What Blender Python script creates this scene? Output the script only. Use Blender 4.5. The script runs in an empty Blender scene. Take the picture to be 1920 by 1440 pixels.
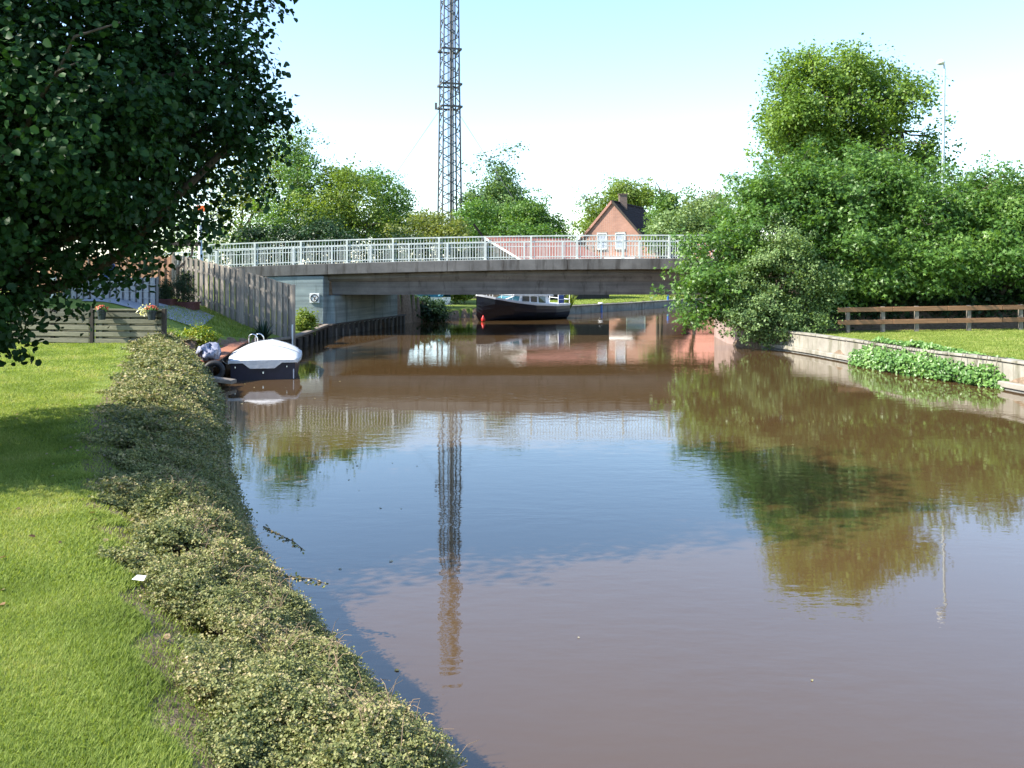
import bpy, bmesh, math, random
import numpy as np
from mathutils import Vector, Matrix, Euler

R = math.radians
random.seed(7)
rng = np.random.default_rng(11)
SC = bpy.context.scene
C = SC.collection

# ------------------------------------------------------------------ camera, sky, sun, exposure
F, PX0, PY0, EYE = 1700.0, 960.0, 510.0, 2.9        # focal length in photo pixels, horizon row, eye height over the water
cam_d = bpy.data.cameras.new('camera')
cam = bpy.data.objects.new('camera', cam_d)
C.objects.link(cam)
cam.location = (0, 0, EYE)
cam.rotation_euler = (R(90), 0, 0)
cam_d.sensor_width = 36.0
cam_d.lens = F / 1920 * 36.0
cam_d.shift_y = -(720 - PY0) / 1920
cam_d.clip_start = 0.1
cam_d.clip_end = 3000
SC.camera = cam

SUN_EL, SUN_AZ = 41.0, 14.0      # sun stands to the left (-X) and AZ degrees behind the camera
ldir = Vector((math.cos(R(SUN_EL)) * math.cos(R(SUN_AZ)), math.cos(R(SUN_EL)) * math.sin(R(SUN_AZ)), -math.sin(R(SUN_EL))))
W = bpy.data.worlds.new('World')
SC.world = W
W.use_nodes = True
wn = W.node_tree
wn.nodes.clear()
sky = wn.nodes.new('ShaderNodeTexSky')
sky.sky_type = 'NISHITA'
sky.sun_disc = False
sky.sun_elevation = R(SUN_EL)
sky.sun_rotation = math.atan2(-ldir.x, -ldir.y)
sky.air_density = 1.0
sky.dust_density = 0.3
sky.ozone_density = 2.3
bg = wn.nodes.new('ShaderNodeBackground')
bg.inputs['Strength'].default_value = 0.15
wo = wn.nodes.new('ShaderNodeOutputWorld')
wn.links.new(sky.outputs[0], bg.inputs[0])
wn.links.new(bg.outputs[0], wo.inputs[0])

sun_d = bpy.data.lights.new('sun', 'SUN')
sun_d.energy = 5.0
sun_d.angle = R(0.53)
sun_d.color = (1.0, 0.94, 0.82)
sun = bpy.data.objects.new('sun', sun_d)
C.objects.link(sun)
sun.rotation_euler = ldir.to_track_quat('-Z', 'Y').to_euler()
SC.view_settings.view_transform = 'Standard'
SC.view_settings.look = 'None'
SC.view_settings.gamma = 1.0
SC.view_settings.exposure = 1.35
SC.cycles.max_bounces = 8
SC.cycles.diffuse_bounces = 3
SC.cycles.glossy_bounces = 3
SC.cycles.transmission_bounces = 4
SC.cycles.caustics_reflective = False
SC.cycles.caustics_refractive = False


def P(px, py, Y):
    """point seen at photo pixel (px, py) at distance Y"""
    return Vector(((px - PX0) / F * Y, Y, EYE - (py - PY0) / F * Y))


# ------------------------------------------------------------------ object helpers
ORI = {}


def tag(o, label=None, cat=None, group=None, kind=None):
    if label: o['label'] = label
    if cat: o['category'] = cat
    if group: o['group'] = group
    if kind: o['kind'] = kind
    return o


def thing(name, loc, label, cat, group=None):
    o = bpy.data.objects.new(name, None)
    C.objects.link(o)
    o.location = loc
    o.empty_display_size = 0.2
    ORI[o.name] = Vector(loc)
    return tag(o, label, cat, group)


def link_mesh(name, me, mat, parent):
    o = bpy.data.objects.new(name, me)
    C.objects.link(o)
    if mat:
        for m in (mat if isinstance(mat, (list, tuple)) else [mat]):
            me.materials.append(m)
    if parent is not None:
        o.parent = parent
        ORI[o.name] = ORI[parent.name]
    return o


class MB:
    """collects geometry in world coordinates, builds ONE mesh object"""
    def __init__(s):
        s.v = []; s.f = []; s.mi = []; s.cur = 0

    def add(s, vs, fs):
        b = len(s.v)
        s.v += [tuple(v) for v in vs]
        s.f += [tuple(i + b for i in f) for f in fs]
        s.mi += [s.cur] * len(fs)
        return s

    def obox(s, c, ax, ay, az):
        """oriented box: centre and three half-axis vectors"""
        c = Vector(c); ax = Vector(ax); ay = Vector(ay); az = Vector(az)
        vs = [c + i * ax + j * ay + k * az for k in (-1, 1) for j in (-1, 1) for i in (-1, 1)]
        return s.add(vs, [(0, 2, 3, 1), (4, 5, 7, 6), (0, 1, 5, 4), (2, 6, 7, 3), (0, 4, 6, 2), (1, 3, 7, 5)])

    def box(s, x0, x1, y0, y1, z0, z1):
        return s.obox(((x0 + x1) / 2, (y0 + y1) / 2, (z0 + z1) / 2), ((x1 - x0) / 2, 0, 0), (0, (y1 - y0) / 2, 0), (0, 0, (z1 - z0) / 2))

    def bar(s, a, b, w, h, up=(0, 0, 1)):
        """rectangular bar from a to b: width w (sideways), height h (along up)"""
        a = Vector(a); b = Vector(b); d = (b - a)
        L = d.length
        if L < 1e-6: return s
        d.normalize()
        side = d.cross(Vector(up))
        if side.length < 1e-4: side = d.cross(Vector((1, 0, 0)))
        side.normalize()
        u = side.cross(d)
        return s.obox((a + b) / 2, d * L / 2, side * w / 2, u * h / 2)

    def tube(s, pts, rad, n=8, caps=True):
        pts = [Vector(p) for p in pts]
        if not isinstance(rad, (list, tuple)): rad = [rad] * len(pts)
        b = len(s.v)
        prev = None
        for i, p in enumerate(pts):
            d = (pts[min(i + 1, len(pts) - 1)] - pts[max(i - 1, 0)])
            if d.length < 1e-9: d = Vector((0, 0, 1))
            d.normalize()
            if prev is None:
                side = d.cross(Vector((0, 0, 1)))
                if side.length < 0.05: side = d.cross(Vector((1, 0, 0)))
            else:
                side = prev - d * prev.dot(d)
            side.normalize(); prev = side
            up = d.cross(side)
            for k in range(n):
                a = 2 * math.pi * k / n
                s.v.append(tuple(p + (side * math.cos(a) + up * math.sin(a)) * rad[i]))
        for i in range(len(pts) - 1):
            for k in range(n):
                k2 = (k + 1) % n
                s.f.append((b + i * n + k, b + i * n + k2, b + (i + 1) * n + k2, b + (i + 1) * n + k)); s.mi.append(s.cur)
        if caps:
            s.f.append(tuple(b + k for k in range(n))[::-1]); s.mi.append(s.cur)
            s.f.append(tuple(b + (len(pts) - 1) * n + k for k in range(n))); s.mi.append(s.cur)
        return s

    def lathe(s, c, prof, n=16, axis=None):
        """profile [(r, z)] round the vertical through c"""
        pts = [Vector(c) + Vector((0, 0, z)) for r, z in prof]
        b = len(s.v)
        for (r, z), p in zip(prof, pts):
            for k in range(n):
                a = 2 * math.pi * k / n
                s.v.append((p.x + r * math.cos(a), p.y + r * math.sin(a), p.z))
        for i in range(len(prof) - 1):
            for k in range(n):
                k2 = (k + 1) % n
                s.f.append((b + i * n + k, b + i * n + k2, b + (i + 1) * n + k2, b + (i + 1) * n + k)); s.mi.append(s.cur)
        s.f.append(tuple(b + k for k in range(n))[::-1]); s.mi.append(s.cur)
        s.f.append(tuple(b + (len(prof) - 1) * n + k for k in range(n))); s.mi.append(s.cur)
        return s

    def prism(s, poly, z0, z1):
        """plan polygon [(x,y)] (counter-clockwise) raised from z0 to z1 (numbers or per-point lists)"""
        n = len(poly)
        za = z0 if isinstance(z0, (list, tuple)) else [z0] * n
        zb = z1 if isinstance(z1, (list, tuple)) else [z1] * n
        vs = [(p[0], p[1], za[i]) for i, p in enumerate(poly)] + [(p[0], p[1], zb[i]) for i, p in enumerate(poly)]
        fs = [tuple(range(n))[::-1], tuple(range(n, 2 * n))] + [(i, (i + 1) % n, n + (i + 1) % n, n + i) for i in range(n)]
        return s.add(vs, fs)

    def extrude(s, poly, d):
        """3-D polygon extruded by vector d"""
        n = len(poly); d = Vector(d)
        vs = [Vector(p) for p in poly] + [Vector(p) + d for p in poly]
        return s.add(vs, [tuple(range(n))[::-1], tuple(range(n, 2 * n))] + [(i, (i + 1) % n, n + (i + 1) % n, n + i) for i in range(n)])

    def sweep(s, prof, path, closed=True):
        """profile per station: path is a list of lists of points (same length)"""
        b = len(s.v); n = len(path[0])
        for st in path: s.v += [tuple(p) for p in st]
        for i in range(len(path) - 1):
            for k in range(n if closed else n - 1):
                k2 = (k + 1) % n
                s.f.append((b + i * n + k, b + i * n + k2, b + (i + 1) * n + k2, b + (i + 1) * n + k)); s.mi.append(s.cur)
        if closed:
            s.f.append(tuple(b + k for k in range(n))[::-1]); s.mi.append(s.cur)
            s.f.append(tuple(b + (len(path) - 1) * n + k for k in range(n))); s.mi.append(s.cur)
        return s

    def build(s, name, mat, parent=None, bevel=0.0, smooth=False, seg=1):
        o0 = ORI[parent.name] if parent is not None else Vector((0, 0, 0))
        me = bpy.data.meshes.new(name)
        me.from_pydata([(v[0] - o0.x, v[1] - o0.y, v[2] - o0.z) for v in s.v], [], s.f)
        bm = bmesh.new(); bm.from_mesh(me)
        bmesh.ops.recalc_face_normals(bm, faces=bm.faces)
        bm.to_mesh(me); bm.free()
        o = link_mesh(name, me, mat, parent)
        if len(set(s.mi)) > 1: me.polygons.foreach_set('material_index', s.mi)
        if smooth: me.polygons.foreach_set('use_smooth', [True] * len(me.polygons))
        if bevel:
            m = o.modifiers.new('bevel', 'BEVEL'); m.width = bevel; m.segments = seg; m.limit_method = 'ANGLE'
        me.update()
        return o


# ------------------------------------------------------------------ leaf and blade meshes (numpy)
QUAD = (np.array([(0, 0, 0), (.5, .36, .1), (1, 0, 0), (.5, -.36, .1)], float), [(0, 1, 2, 3)])
LONG = (np.array([(0, 0, 0), (.45, .16, .06), (1, 0, -.05), (.45, -.16, .06)], float), [(0, 1, 2, 3)])
FOLD = (np.array([(0, 0, 0), (.25, .40, .10), (.72, .34, .06), (1, 0, -.10), (.72, -.34, .06), (.25, -.40, .10)], float), [(0, 3, 2, 1), (0, 5, 4, 3)])
SPRAY = (np.array([(0, 0, 0), (.35, .16, .05), (.8, .5, 0), (.62, .14, .05), (1.05, 0, -.1), (.62, -.14, .05), (.8, -.5, 0), (.35, -.16, .05)], float),
         [(0, 1, 7), (1, 2, 3), (3, 4, 5), (7, 5, 6), (1, 3, 5, 7)])


def nrm(a):
    return a / np.maximum(np.linalg.norm(a, axis=1, keepdims=True), 1e-9)


def np_mesh(name, V, faces_t, n, k, rnd, mat, parent):
    """V (n,k,3) world coordinates"""
    o0 = np.array(ORI[parent.name]) if parent is not None else np.zeros(3)
    V = (V.reshape(-1, 3) - o0).astype(np.float32)
    me = bpy.data.meshes.new(name)
    me.vertices.add(n * k)
    me.vertices.foreach_set('co', V.ravel())
    base = (np.arange(n) * k)[:, None]
    flat = np.concatenate([np.array(f) for f in faces_t])
    loops = (base + flat[None, :]).astype(np.int32).ravel()
    sizes = np.tile(np.array([len(f) for f in faces_t]), n)
    starts = np.concatenate([[0], np.cumsum(sizes)[:-1]]).astype(np.int32)
    me.loops.add(len(loops))
    me.loops.foreach_set('vertex_index', loops)
    me.polygons.add(len(sizes))
    me.polygons.foreach_set('loop_start', starts)
    me.update(calc_edges=True)
    at = me.attributes.new('rnd', 'FLOAT', 'POINT')
    at.data.foreach_set('value', np.repeat(rnd, k).astype(np.float32))
    return link_mesh(name, me, mat, parent)


def leaf_obj(name, Pp, N, S, rnd, mat, parent=None, tmpl=QUAD, T=None):
    n = len(Pp)
    N = nrm(N)
    if T is None: T = rng.normal(size=(n, 3))
    T = nrm(T - N * np.sum(T * N, axis=1, keepdims=True))
    B = np.cross(N, T)
    t = tmpl[0]
    S = np.broadcast_to(np.asarray(S, float), (n,))
    V = Pp[:, None, :] + S[:, None, None] * (t[None, :, 0, None] * T[:, None, :] + t[None, :, 1, None] * B[:, None, :] + t[None, :, 2, None] * N[:, None, :])
    return np_mesh(name, V, tmpl[1], n, len(t), rnd, mat, parent)


def crown_points(lobes, n_clump, n_leaf, clump_r, fill=.3, flat=.65, up=.55, droop=0.0, bough=0):
    """lobes: (centre, (rx,ry,rz)); leaves gather in clumps through the lobes"""
    wts = np.array([(l[1][0] * l[1][1] + l[1][0] * l[1][2] + l[1][1] * l[1][2]) for l in lobes])
    nb_ = bough or n_clump
    idx = rng.choice(len(lobes), nb_, p=wts / wts.sum())
    cen = np.array([tuple(l[0]) for l in lobes])[idx]
    rad = np.array([tuple(l[1]) for l in lobes])[idx]
    d = nrm(rng.normal(size=(nb_, 3)))
    fr = np.where(rng.random(nb_) < fill, rng.uniform(.15, .75, nb_), rng.uniform(.72, 1.08, nb_))
    cl = cen + d * rad * fr[:, None]
    out = d / np.maximum(rad, .1)
    out = nrm(out)
    if bough:      # clumps gather round fewer, larger boughs: uneven outline, hollows between
        per = int(n_clump / bough)
        bs_ = clump_r * rng.uniform(1.2, 2.6, bough)
        kk = np.repeat(np.arange(bough), rng.poisson(per, bough).clip(2))
        cl = cl[kk] + rng.normal(size=(len(kk), 3)).clip(-1.7, 1.7) * .62 * bs_[kk][:, None] * np.array([1, 1, .8])
        out = nrm(out[kk] + .5 * rng.normal(size=(len(kk), 3)))
        n_clump = len(kk)
        crnd = (.6 * rng.random(bough)[kk] + .4 * rng.random(n_clump))
    else:
        crnd = rng.random(n_clump)
    cr = clump_r * rng.uniform(.6, 1.35, n_clump)
    k = np.repeat(np.arange(n_clump), rng.poisson(n_leaf, n_clump).clip(1))
    g = rng.normal(size=(len(k), 3)).clip(-2, 2) * .6
    pts = cl[k] + g * cr[k][:, None] * np.array([1, 1, flat])
    if droop: pts[:, 2] -= droop * (np.hypot(g[:, 0], g[:, 1]) ** 2) * cr[k]
    N = .55 * out[k] + np.array([0, 0, up]) + .6 * rng.normal(size=(len(k), 3)) + .25 * nrm(g)
    rnd = (.55 * crnd[k] + .45 * rng.random(len(k))).clip(0, 1)
    return pts, N, rnd, cl


def limb(mb, a, b, r0, r1, n=6, seg=5, wob=.07):
    a = np.array(a, float); b = np.array(b, float)
    L = np.linalg.norm(b - a)
    pts = []
    o = rng.normal(size=3) * wob * L
    o2 = rng.normal(size=3) * wob * L * .5
    for i in range(seg + 1):
        t = i / seg
        pts.append(tuple(a + (b - a) * t + o * math.sin(math.pi * t) + o2 * math.sin(2 * math.pi * t)))
    mb.tube(pts, [r0 + (r1 - r0) * i / seg for i in range(seg + 1)], n)
    return pts


def make_tree(name, base, lobes, label, mat, bark, n_clump=220, n_leaf=60, clump_r=.6, leaf=.16, tmpl=QUAD, cat='tree', group=None,
              trunk_r=.2, fork=.35, fill=.3, flat=.65, up=.55, stems=1, twigs=40, droop=0.0, extra=None, bough=0):
    root = thing(name, base, label, cat, group)
    lobes = [(np.array(tuple(c)), np.array(r)) for c, r in lobes]
    pts, N, rnd, cl = crown_points(lobes, n_clump, n_leaf, clump_r, fill, flat, up, droop, bough)
    if extra is not None:
        pts = np.vstack([pts, extra[0]]); N = np.vstack([N, extra[1]]); rnd = np.concatenate([rnd, extra[2]])
    S = leaf * rng.uniform(.5, 1.3, len(pts))
    leaf_obj('crown', pts, N, S, rnd, mat, root, tmpl)
    mb = MB()
    base = np.array(tuple(base))
    cc = np.mean([l[0] for l in lobes], axis=0)
    forks = []
    for s_ in range(stems):
        b0 = base + np.array([(rng.random() - .5) * .5 * (stems > 1), (rng.random() - .5) * .5 * (stems > 1), -.25])
        top = base + (cc - base) * fork
        top[:2] = b0[:2] + (cc[:2] - b0[:2]) * fork * .8 + (rng.normal(size=2) * .35 if stems > 1 else 0)
        p = limb(mb, b0, top, trunk_r, trunk_r * .72, 9, 6, .03)
        forks.append(np.array(p[-1]))
    for i, l in enumerate(lobes):
        f = forks[i % len(forks)]
        limb(mb, f, l[0], trunk_r * .62, trunk_r * .2, 6, 5, .07)
    for i in rng.choice(len(cl), min(twigs, len(cl)), replace=False):
        j = np.argmin([np.linalg.norm((cl[i] - l[0]) / l[1]) for l in lobes])
        limb(mb, lobes[j][0], cl[i], trunk_r * .2, trunk_r * .05, 4, 3, .09)
    mb.build('trunk', bark, root, smooth=True)
    return root


# ------------------------------------------------------------------ materials
def new_mat(name):
    m = bpy.data.materials.new(name)
    m.use_nodes = True
    nt = m.node_tree
    nt.nodes.clear()
    out = nt.nodes.new('ShaderNodeOutputMaterial')
    return m, nt, out


def ramp(nt, fac, stops):
    r = nt.nodes.new('ShaderNodeValToRGB')
    e = r.color_ramp.elements
    while len(e) < len(stops): e.new(0.5)
    for el, (p, c) in zip(e, stops):
        el.position = p; el.color = (c[0], c[1], c[2], 1)
    nt.links.new(fac, r.inputs[0])
    return r.outputs[0]


def tex_coord(nt, scale=(1, 1, 1)):
    g = nt.nodes.new('ShaderNodeNewGeometry')
    mp = nt.nodes.new('ShaderNodeMapping')
    mp.inputs['Scale'].default_value = scale
    nt.links.new(g.outputs['Position'], mp.inputs[0])
    return mp.outputs[0]


def noise(nt, vec, scale, detail=4, rough=.55):
    n = nt.nodes.new('ShaderNodeTexNoise')
    n.inputs['Scale'].default_value = scale
    n.inputs['Detail'].default_value = detail
    n.inputs['Roughness'].default_value = rough
    nt.links.new(vec, n.inputs['Vector'])
    return n.outputs[0]


def mixc(nt, a, b, fac, mode='MIX'):
    m = nt.nodes.new('ShaderNodeMix')
    m.data_type = 'RGBA'; m.blend_type = mode
    for sock, v in ((m.inputs[6], a), (m.inputs[7], b)):
        if isinstance(v, (tuple, list)): sock.default_value = (v[0], v[1], v[2], 1)
        else: nt.links.new(v, sock)
    if isinstance(fac, (int, float)): m.inputs[0].default_value = fac
    else: nt.links.new(fac, m.inputs[0])
    return m.outputs[2]


def mat_plain(name, col, rough=.6, vary=.25, scale=(3, 3, 3), nscale=2.0, bump=0.0, spec=.4, metal=0.0, dirt=None, bscale=30):
    """surface with a little tone variation, optional blotches of a second colour, optional fine bump"""
    m, nt, out = new_mat(name)
    b = nt.nodes.new('ShaderNodeBsdfPrincipled')
    v = tex_coord(nt, scale)
    n1 = noise(nt, v, nscale, 5, .6)
    lo = tuple(c * (1 - vary) for c in col); hi = tuple(min(1, c * (1 + vary)) for c in col)
    c = ramp(nt, n1, [(.3, lo), (.7, hi)])
    if dirt:
        n2 = noise(nt, tex_coord(nt, (1, 1, 1)), dirt[1], 6, .65)
        f = ramp(nt, n2, [(dirt[2], (0, 0, 0)), (min(1, dirt[2] + .18), (1, 1, 1))])
        c = mixc(nt, c, dirt[0], f)
    nt.links.new(c, b.inputs['Base Color'])
    b.inputs['Roughness'].default_value = rough
    b.inputs['Specular IOR Level'].default_value = spec
    b.inputs['Metallic'].default_value = metal
    if bump:
        bp = nt.nodes.new('ShaderNodeBump')
        bp.inputs['Strength'].default_value = .6
        bp.inputs['Distance'].default_value = bump
        nt.links.new(noise(nt, tex_coord(nt, scale), bscale, 4), bp.inputs['Height'])
        nt.links.new(bp.outputs[0], b.inputs['Normal'])
    nt.links.new(b.outputs[0], out.inputs[0])
    return m


def mat_leaf(name, cols, trans=.35, rough=.5, spec=.35, tcol=None):
    """leaf: colours by the per-leaf random value, part of the light passes through"""
    m, nt, out = new_mat(name)
    a = nt.nodes.new('ShaderNodeAttribute'); a.attribute_name = 'rnd'
    c = ramp(nt, a.outputs['Fac'], [(i / (len(cols) - 1) * .8 + .1, cc) for i, cc in enumerate(cols)])
    b = nt.nodes.new('ShaderNodeBsdfPrincipled')
    nt.links.new(c, b.inputs['Base Color'])
    b.inputs['Roughness'].default_value = rough
    b.inputs['Specular IOR Level'].default_value = spec
    t = nt.nodes.new('ShaderNodeBsdfTranslucent')
    tc = mixc(nt, c, tcol or (1.5, 1.45, .55), 1.0, 'MULTIPLY')
    nt.links.new(tc, t.inputs[0])
    mx = nt.nodes.new('ShaderNodeMixShader')
    mx.inputs[0].default_value = trans
    nt.links.new(b.outputs[0], mx.inputs[1]); nt.links.new(t.outputs[0], mx.inputs[2])
    nt.links.new(mx.outputs[0], out.inputs[0])
    return m


def mat_wood(name, c1, c2, axis='z', rough=.8, scale=1.0):
    m, nt, out = new_mat(name)
    sc = {'z': (14, 14, .8), 'x': (.8, 14, 14), 'y': (14, .8, 14)}[axis]
    v = tex_coord(nt, tuple(s * scale for s in sc))
    n1 = noise(nt, v, 1.6, 6, .65)
    oi = nt.nodes.new('ShaderNodeNewGeometry')
    c = ramp(nt, n1, [(.3, c1), (.72, c2)])
    rp = ramp(nt, oi.outputs['Random Per Island'], [(0, (.68, .68, .7)), (1, (1.2, 1.15, 1.1))])
    c = mixc(nt, c, rp, 1.0, 'MULTIPLY')
    b = nt.nodes.new('ShaderNodeBsdfPrincipled')
    nt.links.new(c, b.inputs['Base Color'])
    b.inputs['Roughness'].default_value = rough
    b.inputs['Specular IOR Level'].default_value = .25
    bp = nt.nodes.new('ShaderNodeBump'); bp.inputs['Strength'].default_value = .4; bp.inputs['Distance'].default_value = .004
    nt.links.new(n1, bp.inputs['Height']); nt.links.new(bp.outputs[0], b.inputs['Normal'])
    nt.links.new(b.outputs[0], out.inputs[0])
    return m


def mat_concrete(name, col, tint, board=True, rough=.85, stain=(.05, .045, .04), stain_at=.6):
    """cast concrete: horizontal board marks, mottling, dark streaks"""
    m, nt, out = new_mat(name)
    v = tex_coord(nt, (1, 1, 1))
    n1 = noise(nt, v, 1.1, 6, .65)
    c = ramp(nt, n1, [(.3, col), (.7, tint)])
    hgt = n1
    if board:
        vb = tex_coord(nt, (.25, .25, 9))
        nb = noise(nt, vb, 1.0, 2, .5)
        fb = ramp(nt, nb, [(.35, (.72, .72, .74)), (.6, (1.08, 1.08, 1.08))])
        c = mixc(nt, c, fb, .8, 'MULTIPLY')
        hgt = nb
    vs = tex_coord(nt, (2.2, 2.2, .3))
    ns = noise(nt, vs, 1.0, 5, .7)
    fs = ramp(nt, ns, [(stain_at, (0, 0, 0)), (stain_at + .2, (1, 1, 1))])
    c = mixc(nt, c, stain, fs)
    b = nt.nodes.new('ShaderNodeBsdfPrincipled')
    nt.links.new(c, b.inputs['Base Color'])
    b.inputs['Roughness'].default_value = rough
    b.inputs['Specular IOR Level'].default_value = .25
    bp = nt.nodes.new('ShaderNodeBump'); bp.inputs['Strength'].default_value = .5; bp.inputs['Distance'].default_value = .012
    nt.links.new(hgt, bp.inputs['Height']); nt.links.new(bp.outputs[0], b.inputs['Normal'])
    nt.links.new(b.outputs[0], out.inputs[0])
    return m


def mat_brick(name, c1, c2, mortar, scale=1.0, bw=.22, bh=.07, ax='x'):
    m, nt, out = new_mat(name)
    tc = nt.nodes.new('ShaderNodeTexCoord')
    sep = nt.nodes.new('ShaderNodeSeparateXYZ'); nt.links.new(tc.outputs['Object'], sep.inputs[0])
    ad = nt.nodes.new('ShaderNodeMath'); ad.operation = 'ADD'
    nt.links.new(sep.outputs[0], ad.inputs[0]); nt.links.new(sep.outputs[1], ad.inputs[1])
    cb = nt.nodes.new('ShaderNodeCombineXYZ')
    nt.links.new(ad.outputs[0], cb.inputs[0]); nt.links.new(sep.outputs[2], cb.inputs[1])
    br = nt.nodes.new('ShaderNodeTexBrick')
    br.inputs['Color1'].default_value = (*c1, 1); br.inputs['Color2'].default_value = (*c2, 1); br.inputs['Mortar'].default_value = (*mortar, 1)
    br.inputs['Scale'].default_value = scale
    br.inputs['Brick Width'].default_value = bw; br.inputs['Row Height'].default_value = bh; br.inputs['Mortar Size'].default_value = .012
    nt.links.new(cb.outputs[0], br.inputs['Vector'])
    n1 = noise(nt, tc.outputs['Object'], .8, 5)
    c = mixc(nt, br.outputs[0], ramp(nt, n1, [(.3, (.82, .82, .82)), (.7, (1.12, 1.1, 1.08))]), 1.0, 'MULTIPLY')
    b = nt.nodes.new('ShaderNodeBsdfPrincipled')
    nt.links.new(c, b.inputs['Base Color']); b.inputs['Roughness'].default_value = .85; b.inputs['Specular IOR Level'].default_value = .2
    nt.links.new(b.outputs[0], out.inputs[0])
    return m


M = {}
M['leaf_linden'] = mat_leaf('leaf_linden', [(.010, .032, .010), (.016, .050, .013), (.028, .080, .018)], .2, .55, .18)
M['leaf_mid'] = mat_leaf('leaf_mid', [(0.048, 0.108, 0.024), (0.090, 0.180, 0.034), (0.156, 0.264, 0.054)], .37)
M['leaf_fresh'] = mat_leaf('leaf_fresh', [(0.048, 0.114, 0.024), (0.090, 0.192, 0.036), (0.156, 0.264, 0.054)], .38)
M['leaf_yellow'] = mat_leaf('leaf_yellow', [(.08, .12, .025), (.15, .19, .04), (.24, .26, .06)], .4)
M['leaf_olive'] = mat_leaf('leaf_olive', [(0.086, 0.144, 0.023), (0.144, 0.218, 0.034), (0.230, 0.299, 0.057)], .38)
M['leaf_chestnut'] = mat_leaf('leaf_chestnut', [(0.075, 0.144, 0.022), (0.131, 0.225, 0.037), (0.237, 0.338, 0.069)], .4)
M['leaf_pale'] = mat_leaf('leaf_pale', [(.10, .14, .05), (.17, .21, .08), (.26, .28, .12)], .35)
M['leaf_willow'] = mat_leaf('leaf_willow', [(0.078, 0.138, 0.048), (0.144, 0.228, 0.078), (0.252, 0.336, 0.132)], .32)
M['leaf_maple'] = mat_leaf('leaf_maple', [(0.050, 0.112, 0.022), (0.094, 0.194, 0.037), (0.188, 0.312, 0.069)], .36, .42, .4)
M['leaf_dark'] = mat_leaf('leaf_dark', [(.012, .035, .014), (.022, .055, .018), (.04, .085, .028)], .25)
M['leaf_poplar'] = mat_leaf('leaf_poplar', [(0.054, 0.114, 0.036), (0.102, 0.186, 0.060), (0.180, 0.276, 0.096)], .33)
M['leaf_ivy'] = mat_leaf('leaf_ivy', [(.06, .14, .03), (.11, .23, .05), (.20, .34, .09)], .3, .4, .5)
M['leaf_cotoneaster'] = mat_leaf('leaf_cotoneaster', [(.05, .075, .024), (.15, .17, .055), (.27, .27, .10), (.44, .34, .20)], .24, .5, .3, (1.2, 1.2, .7))
M['leaf_yellowbush'] = mat_leaf('leaf_yellowbush', [(.05, .12, .015), (.16, .24, .02), (.42, .38, .04)], .35)
M['leaf_conifer'] = mat_leaf('leaf_conifer', [(.012, .03, .010), (.025, .05, .014), (.05, .075, .02)], .15)
M['leaf_yucca'] = mat_leaf('leaf_yucca', [(.010, .030, .016), (.018, .045, .022), (.030, .065, .030)], .1, .4, .5)
M['leaf_reed'] = mat_leaf('leaf_reed', [(.09, .15, .02), (.17, .24, .03), (.26, .30, .06)], .35)
M['grass'] = mat_leaf('grass', [(.13, .18, .034), (.20, .27, .055), (.29, .345, .085), (.40, .38, .16)], .38, .6, .15, (1.3, 1.3, .6))
M['flower'] = mat_leaf('flower', [(.45, .03, .02), (.6, .10, .08), (.7, .25, .15)], .3)
M['flower_white'] = mat_leaf('flower_white', [(.5, .5, .3), (.75, .72, .5), (.8, .8, .7)], .3)
M['bark'] = mat_wood('bark', (.05, .04, .03), (.13, .11, .085))
M['bark_grey'] = mat_wood('bark_grey', (.10, .09, .08), (.23, .21, .19))
M['wood_grey'] = mat_wood('wood_grey', (.15, .132, .115), (.31, .28, .245))
M['wood_red'] = mat_wood('wood_red', (.20, .11, .07), (.38, .23, .16))
M['wood_brown_x'] = mat_wood('wood_brown_x', (.16, .085, .045), (.30, .17, .10), 'x')
M['wood_deck'] = mat_wood('wood_deck', (.26, .10, .055), (.46, .21, .13), 'x')
M['wood_gate'] = mat_wood('wood_gate', (.095, .10, .072), (.175, .175, .13), 'x')
M['wood_dark'] = mat_wood('wood_dark', (.025, .022, .02), (.07, .06, .052))
M['wood_old'] = mat_wood('wood_old', (.11, .095, .08), (.25, .22, .19), 'x')
M['conc_beam'] = mat_concrete('conc_beam', (.14, .138, .132), (.24, .235, .225), True, stain_at=.56)
M['conc_teal'] = mat_concrete('conc_teal', (.20, .25, .255), (.29, .345, .345), True, stain=(.09, .115, .115), stain_at=.54)
M['conc_edge'] = mat_concrete('conc_edge', (.10, .098, .095), (.18, .175, .168), False, stain_at=.5)
M['conc_pale'] = mat_concrete('conc_pale', (.20, .185, .155), (.35, .325, .28), False, stain=(.085, .085, .045), stain_at=.50)
M['conc_grey'] = mat_concrete('conc_grey', (.15, .155, .15), (.30, .30, .28), False, stain=(.04, .04, .03), stain_at=.5)
M['steel_pile'] = mat_plain('steel_pile', (.045, .04, .038), .7, .4, dirt=((.12, .07, .04), 2.0, .55))
M['rail_paint'] = mat_plain('rail_paint', (.60, .64, .60), .45, .10, dirt=((.36, .38, .33), 3.0, .62), spec=.5)
M['asphalt'] = mat_plain('asphalt', (.055, .055, .057), .9, .2, nscale=6)
M['galv'] = mat_plain('galv', (.42, .47, .48), .4, .1, spec=.5, metal=.5)
M['mast_steel'] = mat_plain('mast_steel', (.085, .09, .10), .6, .2, metal=.2)
M['mast_dark'] = mat_plain('mast_dark', (.07, .065, .065), .6, .2)
M['white_paint'] = mat_plain('white_paint', (.78, .78, .76), .4, .05)
M['white_gel'] = mat_plain('white_gel', (.72, .74, .76), .3, .05, spec=.5)
M['cover_white'] = mat_plain('cover_white', (.55, .56, .57), .6, .10, bump=.02, bscale=2.2, dirt=((.42, .42, .40), 1.4, .6))
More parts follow.
